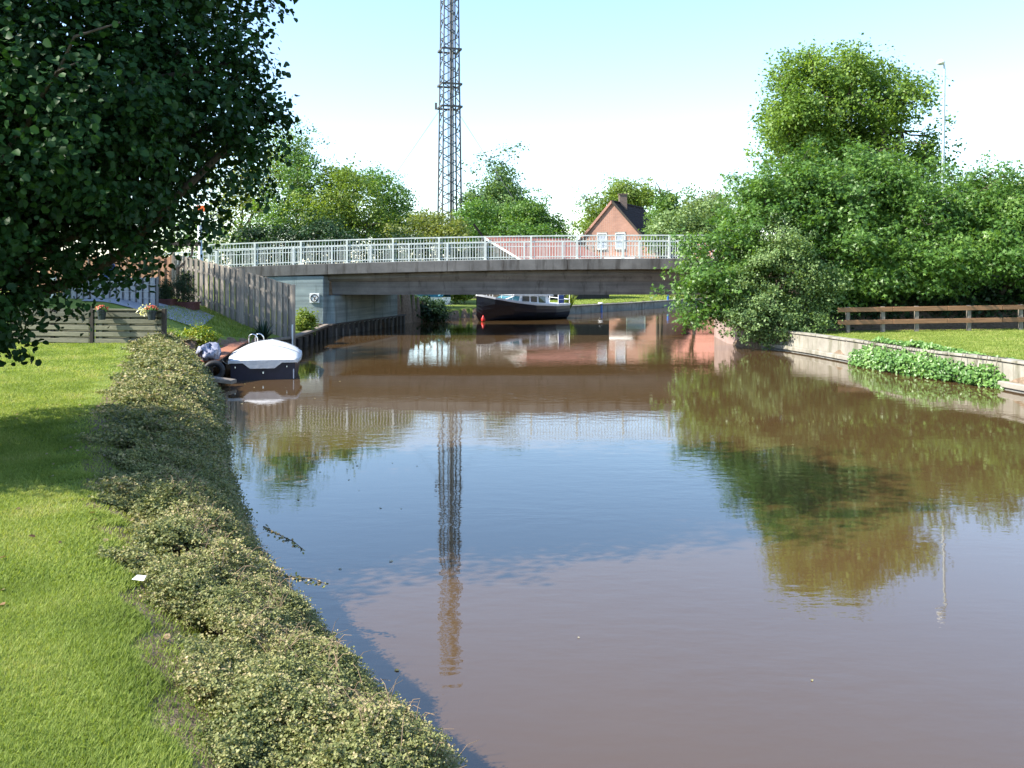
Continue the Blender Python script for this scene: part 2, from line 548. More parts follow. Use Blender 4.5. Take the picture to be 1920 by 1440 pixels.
M['cover_seam'] = mat_plain('cover_seam', (.38, .39, .40), .6, .1)
M['rope'] = mat_plain('rope', (.30, .27, .20), .8, .2)
M['navy'] = mat_plain('navy', (.013, .011, .030), .35, .25, spec=.5)
M['hull_dark'] = mat_plain('hull_dark', (.008, .010, .020), .3, .3, spec=.5)
M['red_float'] = mat_plain('red_float', (.55, .03, .03), .4, .1)
M['rubber'] = mat_plain('rubber', (.02, .02, .022), .6, .2)
M['tarp'] = mat_plain('tarp', (.24, .25, .33), .55, .2, bump=.02, bscale=4)
M['teal_cover'] = mat_plain('teal_cover', (.03, .16, .22), .6, .25)
M['blue'] = mat_plain('blue', (.02, .06, .24), .5, .15)
M['blue_post'] = mat_plain('blue_post', (.03, .12, .38), .5, .15)
M['chrome'] = mat_plain('chrome', (.7, .7, .7), .18, .05, metal=1.0)
M['glass_dark'] = mat_plain('glass_dark', (.03, .045, .05), .08, .2, spec=.8)
M['glass_teal'] = mat_plain('glass_teal', (.06, .20, .25), .15, .2, spec=.7)
M['blind'] = mat_plain('blind', (.30, .33, .40), .5, .06)
M['brick_pink'] = mat_brick('brick_pink', (.36, .165, .115), (.28, .12, .085), (.36, .27, .225))
M['brick_red'] = mat_brick('brick_red', (.40, .15, .10), (.30, .11, .07), (.35, .28, .24))
M['tile_dark'] = mat_plain('tile_dark', (.022, .019, .020), .9, .3, spec=.1)
M['tile_red'] = mat_plain('tile_red', (.36, .155, .115), .75, .2)
M['chimney'] = mat_plain('chimney', (.15, .11, .09), .8, .2)
M['screen_grey'] = mat_plain('screen_grey', (.24, .26, .30), .5, .12, spec=.4)
M['screen_dark'] = mat_plain('screen_dark', (.10, .105, .12), .5, .12)
M['pot'] = mat_plain('pot', (.022, .032, .038), .45, .2)
M['planter'] = mat_plain('planter', (.10, .035, .03), .7, .2)
M['orange'] = mat_plain('orange', (.65, .12, .02), .5, .15)
M['black'] = mat_plain('black', (.012, .012, .014), .5, .1)
M['sign_white'] = mat_plain('sign_white', (.70, .72, .74), .5, .04)
M['gravel'] = mat_plain('gravel', (.27, .28, .31), .9, .3, nscale=18, bump=.02, bscale=40)
M['soil'] = mat_plain('soil', (.10, .055, .045), .95, .3)
M['lamp_glass'] = mat_plain('lamp_glass', (.75, .76, .74), .3, .05)

# water: murky brown body under a mirror-like skin with small ripples
m, nt, out = new_mat('canal_water')
b = nt.nodes.new('ShaderNodeBsdfPrincipled')
nw = noise(nt, tex_coord(nt, (.12, .12, 1)), 1.0, 3)
nt.links.new(ramp(nt, nw, [(.3, (.074, .043, .018)), (.7, (.086, .052, .022))]), b.inputs['Base Color'])
b.inputs['Roughness'].default_value = .025
b.inputs['IOR'].default_value = 1.85
b.inputs['Specular IOR Level'].default_value = .5
n1 = noise(nt, tex_coord(nt, (1.0, 1.9, 1)), 2.2, 3, .5)
n2 = noise(nt, tex_coord(nt, (.7, 1.6, 1)), 9.0, 2, .5)
patch = ramp(nt, noise(nt, tex_coord(nt, (.10, .22, 1)), 1.0, 2), [(.40, (.10, .10, .10)), (.66, (1, 1, 1))])
ad = nt.nodes.new('ShaderNodeMath'); ad.operation = 'MULTIPLY_ADD'
nt.links.new(n2, ad.inputs[0]); ad.inputs[1].default_value = .22; nt.links.new(n1, ad.inputs[2])
mu = nt.nodes.new('ShaderNodeMath'); mu.operation = 'MULTIPLY'
nt.links.new(ad.outputs[0], mu.inputs[0]); nt.links.new(patch, mu.inputs[1])
bp = nt.nodes.new('ShaderNodeBump'); bp.inputs['Strength'].default_value = 1.0; bp.inputs['Distance'].default_value = .0045
nt.links.new(mu.outputs[0], bp.inputs['Height']); nt.links.new(bp.outputs[0], b.inputs['Normal'])
nt.links.new(b.outputs[0], out.inputs[0])
M['water'] = m

# ground: turf, with bare earth where the 'soil' attribute says so
m, nt, out = new_mat('ground')
v = tex_coord(nt)
g1 = ramp(nt, noise(nt, v, 1.3, 6, .65), [(.3, (.125, .17, .036)), (.7, (.19, .24, .058))])
g2 = ramp(nt, noise(nt, v, 28, 3, .7), [(.3, (.65, .68, .6)), (.7, (1.25, 1.22, 1.1))])
gc = mixc(nt, g1, g2, 1.0, 'MULTIPLY')
at = nt.nodes.new('ShaderNodeAttribute'); at.attribute_name = 'soil'
ns = noise(nt, v, 3.5, 5, .7)
ma = nt.nodes.new('ShaderNodeMath'); ma.operation = 'MULTIPLY_ADD'
nt.links.new(ns, ma.inputs[0]); ma.inputs[1].default_value = .8
sb = nt.nodes.new('ShaderNodeMath'); sb.operation = 'SUBTRACT'; nt.links.new(at.outputs['Fac'], sb.inputs[0]); sb.inputs[1].default_value = .4
nt.links.new(sb.outputs[0], ma.inputs[2])
sf = ramp(nt, ma.outputs[0], [(.42, (0, 0, 0)), (.62, (1, 1, 1))])
so = ramp(nt, noise(nt, v, 9, 5, .7), [(.3, (.10, .07, .045)), (.7, (.27, .20, .145))])
gc = mixc(nt, gc, so, sf)
b = nt.nodes.new('ShaderNodeBsdfPrincipled')
nt.links.new(gc, b.inputs['Base Color']); b.inputs['Roughness'].default_value = .95; b.inputs['Specular IOR Level'].default_value = .1
bp = nt.nodes.new('ShaderNodeBump'); bp.inputs['Strength'].default_value = .7; bp.inputs['Distance'].default_value = .03
nt.links.new(noise(nt, v, 25, 4, .7), bp.inputs['Height']); nt.links.new(bp.outputs[0], b.inputs['Normal'])
nt.links.new(b.outputs[0], out.inputs[0])
M['ground'] = m

# ------------------------------------------------------------------ the lie of the land
LEFT = [(3.5, -40), (1.9, -6), (.75, 2), (-.1, 4.2), (-.55, 4.9), (-1.5, 6.6), (-2.55, 8.7), (-3.8, 11.7), (-5.9, 17.7), (-7.2, 21.5), (-8.45, 24),
        (-9.1, 27), (-9.2, 29.5), (-8.6, 31.3), (-8.05, 32.6), (-8.15, 36), (-8.45, 40.9), (-6.55, 49.2), (-5.6, 52.5), (-3.4, 57.2), (0.5, 60.0), (3.5, 62.2), (9, 69.3), (15.3, 79), (24, 92), (60, 130)]
RIGHT = [(75, 120), (38, 82), (24, 66), (16, 56), (11.4, 49.2), (9.6, 41), (8.9, 37), (8.9, 35.0), (10.4, 33.2), (10.9, 29.5), (11.35, 26), (12.25, 22.9), (12.6, 20), (13.2, 12), (14, 2), (15, -40)]
POLY = np.array(LEFT + RIGHT, float)


def sdf(x, y):
    """distance outside the water (negative on the water)"""
    d2 = np.full(x.shape, 1e12)
    inside = np.zeros(x.shape, bool)
    n = len(POLY)
    for i in range(n):
        a = POLY[i]; c = POLY[(i + 1) % n]
        e = c - a
        t = np.clip(((x - a[0]) * e[0] + (y - a[1]) * e[1]) / (e @ e), 0, 1)
        d2 = np.minimum(d2, (x - a[0] - t * e[0]) ** 2 + (y - a[1] - t * e[1]) ** 2)
        cond = ((a[1] > y) != (c[1] > y))
        with np.errstate(divide='ignore', invalid='ignore'):
            xi = a[0] + (y - a[1]) * e[0] / (e[1] if e[1] != 0 else 1e-9)
        inside ^= cond & (x < xi)
    d = np.sqrt(d2)
    return np.where(inside, -d, d)


def sm(t):
    t = np.clip(t, 0, 1)
    return t * t * (3 - 2 * t)


def zdeck(x):
    return np.maximum(3.42 - .001 * (np.asarray(x, float) - 7) ** 2, 1.2)


def land(x, y):
    d = sdf(x, y)
    h = np.full(x.shape, .62)
    left = x < np.interp(y, [p[1] for p in LEFT], [p[0] for p in LEFT]) + .5
    lawn = 1.0 + .03 * np.sin(x * .9) * np.sin(y * .7)
    garden = np.interp(x, [-20, -13.3, -11.7, -10, -8.9, -7.8], [2.1, 1.95, 1.55, .95, .62, .45])
    lz = lawn + (garden - lawn) * sm((y - 26) / 4.5)
    fade = 1 - sm((y - 50) / 12)
    lz = .62 + (lz - .62) * fade
    h = np.where(left & (y < 62), lz, h)
    h = np.where((~left) & (y < 40), .60 + .012 * np.clip(d, 0, 12), h)
    # bank of the near lawn slopes to the water under the ground cover
    slope = np.clip(d / 1.5, 0, 1)
    near = left & (y < 25)
    h = np.where(near, .12 + (h - .12) * sm(slope * .9 + .1), h)
    # embankment of the road
    zr = zdeck(x) - .03
    front = 45 - y
    wl = sm((-11.0 - x) / 3.5)
    fall = np.where(front > 4.4, (front - 4.4) * np.where(x < 0, .40, .55), np.maximum(0, -front - 4.4) * .5)
    emb = zr - fall
    ok = np.where(x < 0, np.where(front > 3.6, wl, 1.0), 1.0)
    h = np.where(d > 0, np.maximum(h, h + (emb - h) * ok), h)
    # bank edge
    z = -1.0 + (h + 1.0) * sm((d + .28) / .34)
    return np.where(d < -.3, -1.0, z), d


def H(x, y):
    z, d = land(np.array([float(x)]), np.array([float(y)]))
    return float(z[0])


def axis_lines(segs):
    out = []
    for a, b, s in segs:
        out += list(np.arange(a, b, s))
    out.append(segs[-1][1])
    return np.array(out)


gx = axis_lines([(-900, -120, 60), (-120, -40, 8), (-40, -18, 1.2), (-18, 18, .22), (18, 40, 1.0), (40, 120, 8), (120, 900, 60)])
gy = axis_lines([(-60, -4, 4), (-4, 42, .22), (42, 70, .5), (70, 110, 1.5), (110, 200, 8), (200, 1400, 80)])
GX, GY = np.meshgrid(gx, gy)
GZ, GD = land(GX.ravel(), GY.ravel())
nxg, nyg = len(gx), len(gy)
me = bpy.data.meshes.new('ground')
V = np.stack([GX.ravel(), GY.ravel(), GZ], 1).astype(np.float32)
ii = (np.arange(nyg - 1)[:, None] * nxg + np.arange(nxg - 1)[None, :]).ravel()
FQ = np.stack([ii, ii + 1, ii + nxg + 1, ii + nxg], 1).astype(np.int32)
me.vertices.add(len(V)); me.vertices.foreach_set('co', V.ravel())
me.loops.add(FQ.size); me.loops.foreach_set('vertex_index', FQ.ravel())
me.polygons.add(len(FQ)); me.polygons.foreach_set('loop_start', np.arange(0, FQ.size, 4, dtype=np.int32))
me.polygons.foreach_set('use_smooth', np.ones(len(FQ), bool))
me.update(calc_edges=True)


def band(x, y):
    """0 on the open lawn .. 1 under the ground cover on the near left bank"""
    d = sdf(x, y)
    left = x < np.interp(y, [p[1] for p in LEFT], [p[0] for p in LEFT]) + .5
    return np.where(left & (y < 25.5), d, 99)


bd = band(V[:, 0].astype(float), V[:, 1].astype(float))
cwv = np.interp(V[:, 1], [3, 5, 7, 10, 14, 24], [1.12, 1.15, 1.2, 1.3, 1.4, 1.45])
soil = np.where(bd < 99, 1 - sm((bd - cwv + .05) / .5), 0)
soil = np.where((V[:, 1] > 30) & (V[:, 1] < 36) & (V[:, 0] < -9) & (V[:, 0] > -14), .15, soil)
soil = np.where(GD < .15, 1.0, soil)
soil = np.where((V[:, 0] > 9) & (V[:, 0] < 40) & (V[:, 1] > 34.9) & (V[:, 1] < 40.5), 1.0, soil)
a_ = me.attributes.new('soil', 'FLOAT', 'POINT'); a_.data.foreach_set('value', soil.astype(np.float32))
ground = link_mesh('ground', me, M['ground'], None)
tag(ground, 'grassy ground of the canal banks', 'ground', kind='structure')

wm = MB()
wm.add([(-60, -60, 0), (160, -60, 0), (160, 260, 0), (-60, 260, 0)], [(0, 1, 2, 3)])
water = wm.build('water', M['water'])
tag(water, 'calm brown canal water with mirror reflections', 'water', kind='structure')

# road over the bridge
xs = [-160, -120, -80, -60] + list(np.arange(-50, 51, 2.0)) + [60, 80, 120, 160]
rd = MB()
rd.sweep(None, [[(x, 41.7, float(zdeck(x)) + .02), (x, 48.3, float(zdeck(x)) + .02)] for x in xs], closed=False)
tag(rd.build('road', M['asphalt']), 'asphalt road crossing the bridge', 'road', kind='structure')

# gravel path on the garden slope
gp = MB()
pth = []
for t in np.linspace(0, 1, 12):
    x0 = -10.2 + (-14.2 + 10.2) * t; x1 = -10.9 + (-15.5 + 10.9) * t
    y0 = 29.6 + .3 * t; y1 = 33.2 + 1.1 * t
    pth.append([(x0 + (x1 - x0) * q, y0 + (y1 - y0) * q, H(x0 + (x1 - x0) * q, y0 + (y1 - y0) * q) + .03) for q in np.linspace(0, 1, 7)])
gp.sweep(None, pth, closed=False)
tag(gp.build('gravel_path', M['gravel']), 'grey gravel path on the garden slope', 'path', kind='structure')

# ------------------------------------------------------------------ bridge
BX0, BX1 = -13.7, 17.0
bridge = thing('road_bridge', (0, 45, 0), 'low grey concrete road bridge with pale railings spanning the canal', 'bridge')
xb = list(np.arange(BX0, BX1 + .01, .6))
mb = MB()
mb.sweep(None, [[(x, 41.28, float(zdeck(x)) - .46), (x, 48.72, float(zdeck(x)) - .46), (x, 48.72, float(zdeck(x)) - .01), (x, 41.28, float(zdeck(x)) - .01)] for x in xb])
mb.build('deck', M['conc_edge'], bridge)
for y0, y1 in ((40.8, 41.275), (48.725, 49.2)):
    for k in range(0, len(xb) - 1, 9):
        mb = MB()
        seg_ = [x for x in xb[k:k + 10]]
        seg_[-1] -= .018
        mb.sweep(None, [[(x, y0, float(zdeck(x)) - .40), (x, y1, float(zdeck(x)) - .40), (x, y1, float(zdeck(x)) + .09), (x, y0, float(zdeck(x)) + .09)] for x in seg_])
        mb.build('edge_beam', M['conc_edge'], bridge, bevel=.015)
for y0, y1 in ((41.55, 42.3), (44.6, 45.4), (47.7, 48.45)):
    mb = MB()
    xg = [x for x in xb if -9.3 < x < 13]
    mb.sweep(None, [[(x, y0 + .12, 1.86), (x, y1 - .12, 1.86), (x, y1, 2.25), (x, y1, float(zdeck(x)) - .465), (x, y0 - .2, float(zdeck(x)) - .465), (x, y0 - .2, float(zdeck(x)) - .62), (x, y0, 2.45)] for x in xg])
    mb.build('girder', M['conc_beam'], bridge)
mb = MB()   # left abutment with a bearing ledge
mb.prism([(-15.5, 40.86), (-8.5, 40.86), (-6.62, 49.14), (-15.5, 49.14)], -1, [2.62, 2.72, 2.74, 2.62])
mb.prism([(-8.49, 41.2), (-8.05, 41.2), (-6.2, 49.1), (-6.61, 49.1)], .45, 1.83)
mb.build('abutment', M['conc_teal'], bridge, bevel=.025)
mb = MB()
mb.prism([(9.7, 40.86), (17.5, 40.86), (17.5, 49.14), (11.5, 49.14)], -1, [2.9, 2.85, 2.85, 2.9])
mb.build('abutment', M['conc_teal'], bridge, bevel=.025)


def railing(y, x0, x1, label):
    rl = MB()
    n = int((x1 - x0) / 2.08)
    px = [x0 + 2.08 * i for i in range(n + 1)]
    x1 = px[-1]
    def bars(xa, xb_, h, w, t):
        st = max(1, int((xb_ - xa) / .7))
        for i in range(st):
            a = xa + (xb_ - xa) * i / st; c = xa + (xb_ - xa) * (i + 1) / st
            rl.bar((a, y, float(zdeck(a)) + h), (c, y, float(zdeck(c)) + h), w, t)
    bars(x0, x1, 1.14, .07, .055)
    root = rl.build('railing', M['rail_paint'], bridge)
    rl = MB(); bars(x0, x1, .90, .04, .04); rl.build('middle_rail', M['rail_paint'], root)
    rl = MB(); bars(x0, x1, .20, .04, .04); rl.build('bottom_rail', M['rail_paint'], root)
    for k, x in enumerate(px):
        z = float(zdeck(x))
        p = MB().box(x - .045, x + .045, y - .06, y + .06, z + .088, z + 1.112)
        p.box(x - .09, x + .09, y - .09, y + .09, z + .09, z + .115)
        p.build('post', M['rail_paint'], root)
        if k < len(px) - 1:
            g = MB()
            for j in range(1, 15):
                xx = x + 2.08 * j / 15
                zz = float(zdeck(xx))
                g.box(xx - .011, xx + .011, y - .011, y + .011, zz + .13, zz + 1.112)
            g.build('baluster_panel', M['rail_paint'], root)
    return root


railing(40.98, -13.7, 16.5, '')
railing(49.02, -24.3, 16.5, '')

# sign on the abutment: white square, black ring crossed by a bar over an upturned hook shape
sg = thing('mooring_sign', (-8.9, 40.82, 1.75), 'white square sign with a black crossed ring fixed to the teal abutment', 'sign')
c0 = P(590, 559, 40.84)
mb = MB(); mb.box(c0.x - .215, c0.x + .215, 40.80, 40.845, c0.z - .215, c0.z + .215); mb.build('sign_panel', M['sign_white'], sg, bevel=.01)
mb = MB()
ring = [(c0.x + .165 * math.cos(a), 40.79, c0.z + .165 * math.sin(a)) for a in np.linspace(0, 2 * math.pi, 33)]
for a, c in zip(ring[:-1], ring[1:]): mb.bar(a, c, .012, .034, up=(Vector(a) + Vector(c)) / 2 - Vector((c0.x, 40.79, c0.z)))
mb.build('ring', M['black'], sg)
mb = MB()
mb.bar((c0.x - .115, 40.785, c0.z + .115), (c0.x + .115, 40.785, c0.z - .115), .01, .03)
mb.build('slash', M['black'], sg)
mb = MB()
mb.bar((c0.x - .005, 40.776, c0.z - .11), (c0.x + .01, 40.776, c0.z + .02), .01, .04)
mb.bar((c0.x + .0, 40.7763, c0.z + .03), (c0.x + .09, 40.7763, c0.z + .06), .01, .035)
mb.build('symbol', M['black'], sg)

# sheet piling below the left abutment with pale weathered stakes
sp = thing('sheet_piling', (-8, 42, 0), 'dark steel sheet piling with pale stakes at the foot of the left abutment', 'piling')
A = Vector((-8.2, 40.6, 0)); B_ = Vector((-6.0, 50.3, 0))
dv = (B_ - A).normalized(); nv = Vector((dv.y, -dv.x, 0))
mb = MB()
L = (B_ - A).length; q = 0; pts = []
while q < L:
    for dq, off in ((0, 0), (.12, .09), (.3, .09), (.42, 0)):
        p = A + dv * (q + dq) + nv * off
        pts.append(p)
    q += .6
mb.sweep(None, [[(p.x, p.y, -.8), (p.x, p.y, .5)] for p in pts], closed=False)
mb.build('pile_wall', M['steel_pile'], sp)
mb = MB(); mb.bar(A + Vector((0, 0, .53)) + nv * .05, B_ + Vector((0, 0, .53)) + nv * .05, .22, .06); mb.build('cap_beam', M['steel_pile'], sp)
for i in range(11):
    t = .5 + i * .78 + random.uniform(-.12, .12)
    p = A + dv * t + nv * .17
    MB().tube([(p.x, p.y, -.7), (p.x + random.uniform(-.03, .03), p.y, .22 + random.uniform(0, .2))], [.055, .045], 7).build('stake', M['bark_grey'], sp)

# right wing wall, pinkish, half hidden by the bushes
ww = MB()
ww.prism([(8.75, 36.9), (8.95, 34.9), (9.3, 34.95), (9.6, 40.8), (9.1, 40.8)], -.9, [.95, .80, .80, 1.6, 1.6])
tag(ww.build('wing_wall', mat_concrete('conc_pink', (.25, .18, .16), (.36, .27, .245), False, stain=(.2, .15, .12))), 'pinkish concrete wing wall at the waterline under the overhanging right bushes', 'wall')

# ------------------------------------------------------------------ bank walls
def wall_along(pts, z0, z1, t0, t1, mat, name, parent, bevel=.02):
    """wall following plan points: from offset t0 (water side, negative = into the water) to t1"""
    P2 = [Vector((p[0], p[1])) for p in pts]
    st = []
    for i, p in enumerate(P2):
        d = (P2[min(i + 1, len(P2) - 1)] - P2[max(i - 1, 0)]).normalized()
        n = Vector((d.y, -d.x))     # right-hand side of travel
        a = p + n * t0; c = p + n * t1
        zb = z1[i] if isinstance(z1, (list, tuple)) else z1
        st.append([(a.x, a.y, z0), (c.x, c.y, z0), (c.x, c.y, zb), (a.x, a.y, zb)])
    return MB().sweep(None, st).build(name, mat, parent, bevel=bevel)


RB = [(9.55, 34.3), (10.15, 33.5), (10.6, 31.5), (10.9, 29.5), (11.35, 26), (12.25, 22.9), (12.6, 20), (13.2, 12), (14, 2), (14.6, -12)]
rw = thing('retaining_wall', (10.4, 33.2, 0), 'pale stained concrete retaining wall along the right lawn', 'wall')
RBr = RB[::-1]
wall_along(RBr, -.8, .66, -.02, .22, M['conc_pale'], 'wall_face', rw)
wall_along(RBr, .05, .20, -.22, -.03, M['conc_pale'], 'ledge', rw)
wall_along(RBr, -.8, .04, -.16, -.05, M['conc_grey'], 'footing', rw)
cop = []
for (a, c) in zip(RB[:-1], RB[1:]):
    n = max(1, int((Vector(c) - Vector(a)).length / 1.3))
    for i in range(n):
        t0, t1 = i / n, (i + 1) / n
        p = Vector(a).lerp(Vector(c), t0); q = Vector(a).lerp(Vector(c), t1)
        cop.append((p, q))
mb = MB()
for p, q in cop:
    d = (q - p).normalized(); n_ = Vector((-d.y, d.x))
    o_ = n_ * .09
    zz = .70 + random.uniform(-.008, .008)
    mb.bar((p.x + d.x * .01 + o_.x, p.y + d.y * .01 + o_.y, zz), (q.x - d.x * .01 + o_.x, q.y - d.y * .01 + o_.y, zz), .32, .07)
mb.build('coping', M['conc_pale'], rw, bevel=.012)

LB = [(-8.75, 31.0), (-8.05, 32.6), (-8.12, 36), (-8.35, 40.5)]
tw = thing('timber_bank_wall', (-8.1, 34, 0), 'dark old timber bank wall between the boat and the bridge', 'wall')
for k in range(3):
    wall_along(LB, -.6 + .36 * k + (.0 if k else 0), -.6 + .36 * (k + 1) - .015, .0, .10 + .01 * k, M['wood_dark'], 'plank_row', tw, .01)
wall_along(LB, .49, .58, -.06, .2, M['wood_old'], 'cap_beam', tw, .015)
for i in range(9):
    t = i / 8
    y = 31.2 + 9 * t
    x = float(np.interp(y, [p[1] for p in LB], [p[0] for p in LB]))
    MB().tube([(x + .2, y, -.8), (x + .2, y, .42)], .07, 8).build('pile', M['wood_dark'], tw)

FB = [(1.2, 60.45), (3.5, 62.2), (6.2, 65.8), (9, 69.3), (12, 74), (15.3, 79), (20, 86), (24, 92), (40, 109)]
fw = thing('canal_quay_wall', (3.5, 62, 0), 'low grey quay wall below the lawn on the far bank', 'wall')
wall_along(FB, -.7, .50, -.02, .25, M['conc_grey'], 'wall_face', fw)
wall_along(FB, .505, .58, -.06, .32, M['conc_pale'], 'coping', fw, .01)
mb = MB()   # vertical fenders on the far wall, dark
for i in range(26):
    t = i / 25 * (len(FB) - 2)
    k = int(t); a = Vector(FB[k]).lerp(Vector(FB[k + 1]), t - k)
    mb.box(a.x + .0, a.x + .1, a.y - .14, a.y - .04, -.3, .47)
mb.build('fender_strips', M['wood_dark'], fw)
for px, py, Y in ((1128, 577, 65.0), (1253, 566, 75.0)):
    b0 = P(px, py, Y); xx = b0.x
    yy = float(np.interp(xx, [p[0] for p in FB], [p[1] for p in FB])) - .25
    bp_ = thing('mooring_post', (xx, yy, 0), 'blue mooring post at the quay, nearer the moored cruiser' if px == 1128 else 'slender blue mooring post at the quay, farther from the cruiser', 'post', 'blue mooring posts along the far quay')
    h_ = .62 if px == 1128 else 1.0
    MB().tube([(xx, yy, -.6), (xx, yy, h_)], .16 if px == 1128 else .09, 10).build('shaft', M['blue_post'], bp_)
    MB().lathe((xx, yy, h_ - .02), [(.19 if px == 1128 else .11, 0), (.19 if px == 1128 else .11, .05), (.08, .1)], 10).build('cap', M['white_paint'] if px == 1128 else M['blue_post'], bp_)

# ------------------------------------------------------------------ gate, flower pots, screen, plank fences on the left
GA = Vector((-11.25, 24.3)); GB = Vector((-9.2, 24.0))
gt = thing('garden_gate', (GB.x, GB.y, .98), 'low grey green gate of wide horizontal boards in the lawn fence', 'gate')
zg = .98
mb = MB()
for k in range(5):
    za = zg + .02 + k * .175
    mb.bar((GA.x + .06, GA.y - .03, za + .06), (GB.x - .06, GB.y - .03, za + .06), .025, .115)
mb.build('boards', M['wood_gate'], gt, bevel=.006)
mb = MB()
for k in range(5):
    za = zg + .02 + k * .175
    mb.bar((GA.x + .06, GA.y + .06, za + .148), (GB.x - .06, GB.y + .06, za + .148), .025, .115)
mb.build('rear_boards', M['wood_gate'], gt, bevel=.006)
for q in (.12, .5, .88):
    p = GA.lerp(GB, q)
    MB().box(p.x - .04, p.x + .04, p.y - .012, p.y + .042, zg, zg + .86).build('batten', M['wood_gate'], gt)
for p, h in ((GA, 1.0), (GB, .95)):
    MB().box(p.x - .05, p.x + .05, p.y - .06, p.y + .05, zg - .2, zg + h).build('post', M['wood_dark'], gt, bevel=.008)
mb = MB(); mb.bar((GA.x + .05, GA.y - .02, zg + .925), (GB.x - .05, GB.y - .02, zg + .925), .09, .025); mb.build('top_cap', M['wood_gate'], gt, bevel=.004)
GC = Vector((-13.6, 24.7))
fl = thing('board_fence', (GC.x, GC.y, .98), 'low board fence left of the gate under the hanging leaves', 'fence')
mb = MB()
for k in range(5):
    za = zg + .02 + k * .175
    mb.bar((GC.x, GC.y - .03, za + .06), (GA.x - .07, GA.y - .03, za + .06), .025, .115)
mb.build('boards', M['wood_gate'], fl, bevel=.006)
mb = MB()
for k in range(5):
    za = zg + .02 + k * .175
    mb.bar((GC.x, GC.y + .10, za + .148), (GA.x - .07, GA.y + .06, za + .148), .025, .115)
mb.build('rear_boards', M['wood_gate'], fl, bevel=.006)
for q in (0, .5):
    p = GC.lerp(GA, q)
    MB().box(p.x - .05, p.x + .05, p.y, p.y + .08, zg - .2, zg + .9).build('post', M['wood_dark'], fl)


def flower_pot(x, y, z, label, mats):
    t = thing('flower_pot', (x, y, z), label, 'flower pot', 'flower pots hung on the gate')
    MB().lathe((x, y, z), [(.085, 0), (.115, .22), (.135, .22), (.135, .27), (.115, .27), (.11, .25)], 14).build('pot', M['pot'], t, smooth=False)
    n = 260
    d = nrm(rng.normal(size=(n, 3)))
    pts = np.array([x, y, z + .29]) + d * np.array([.17, .14, .075]) * rng.uniform(.5, 1.1, (n, 1))
    leaf_obj('foliage', pts[:120], d[:120] + [0, 0, .5], .06, rng.random(120), M['leaf_mid'], t, FOLD)
    pts[120:, 2] += .02
    leaf_obj('blossoms', pts[120:], d[120:] + [0, 0, .6], .045, rng.random(n - 120), mats, t, FOLD)
    if mats is M['flower'] and 'white' in label:
        p2 = np.array([x - .2, y, z + .24]) + rng.normal(size=(90, 3)) * [.09, .06, .07]
        leaf_obj('white_blossoms', p2, rng.normal(size=(90, 3)) + [0, -.4, .5], .05, rng.random(90), M['flower_white'], t, FOLD)
    # hook over the gate
    MB().bar((x, y + .13, z + .22), (x, y + .2, z + .22), .02, .01).build('hook', M['pot'], t)
    return t


flower_pot(-10.85, 23.98, zg + .66, 'dark flower pot with coral blossoms hung at the left end of the gate', M['flower'])
flower_pot(-9.47, 23.83, zg + .66, 'dark flower pot with red and white blossoms hung near the right gate post', M['flower'])

sc_ = thing('privacy_screen', (-13.5, 31, 1.6), 'grey woven strip privacy screen behind the gate', 'screen')
x0, x1, ys, zb, zt = -15.3, -12.15, 31.0, 1.5, 2.70
for k in range(14):
    xa = x0 + (x1 - x0) * k / 14; w_ = (x1 - x0) / 14
    mb = MB()
    st = []
    for q in np.linspace(0, 1, 9):
        z = zb + (zt - zb) * q
        st.append([(xa + w_ * t, ys - .045 * math.sin(math.pi * t) + (.012 if (k + int(q * 8)) % 2 else -.008), z) for t in np.linspace(0.02, .80, 5)])
    mb.sweep(None, st, closed=False)
    mb.build('strip', M['screen_grey'], sc_, smooth=True)
mb = MB(); mb.box(x0, x1, ys + .02, ys + .035, zb, zt); mb.build('backing', M['screen_dark'], sc_)
mb = MB()
for q in np.linspace(.04, 1, 6): mb.tube([(x0, ys - .06, zb + (zt - zb) * q), (x1, ys - .06, zb + (zt - zb) * q)], .006, 5)
mb.build('wires', M['galv'], sc_)
for xx in (x0 - .03, x1 + .03): MB().box(xx - .03, xx + .03, ys - .03, ys + .03, zb - .2, zt + .04).build('post', M['screen_dark'], sc_)
MB().box(-15.9, -15.72, 31.2, 31.3, 1.7, 2.75).build('post', M['galv'], sc_)


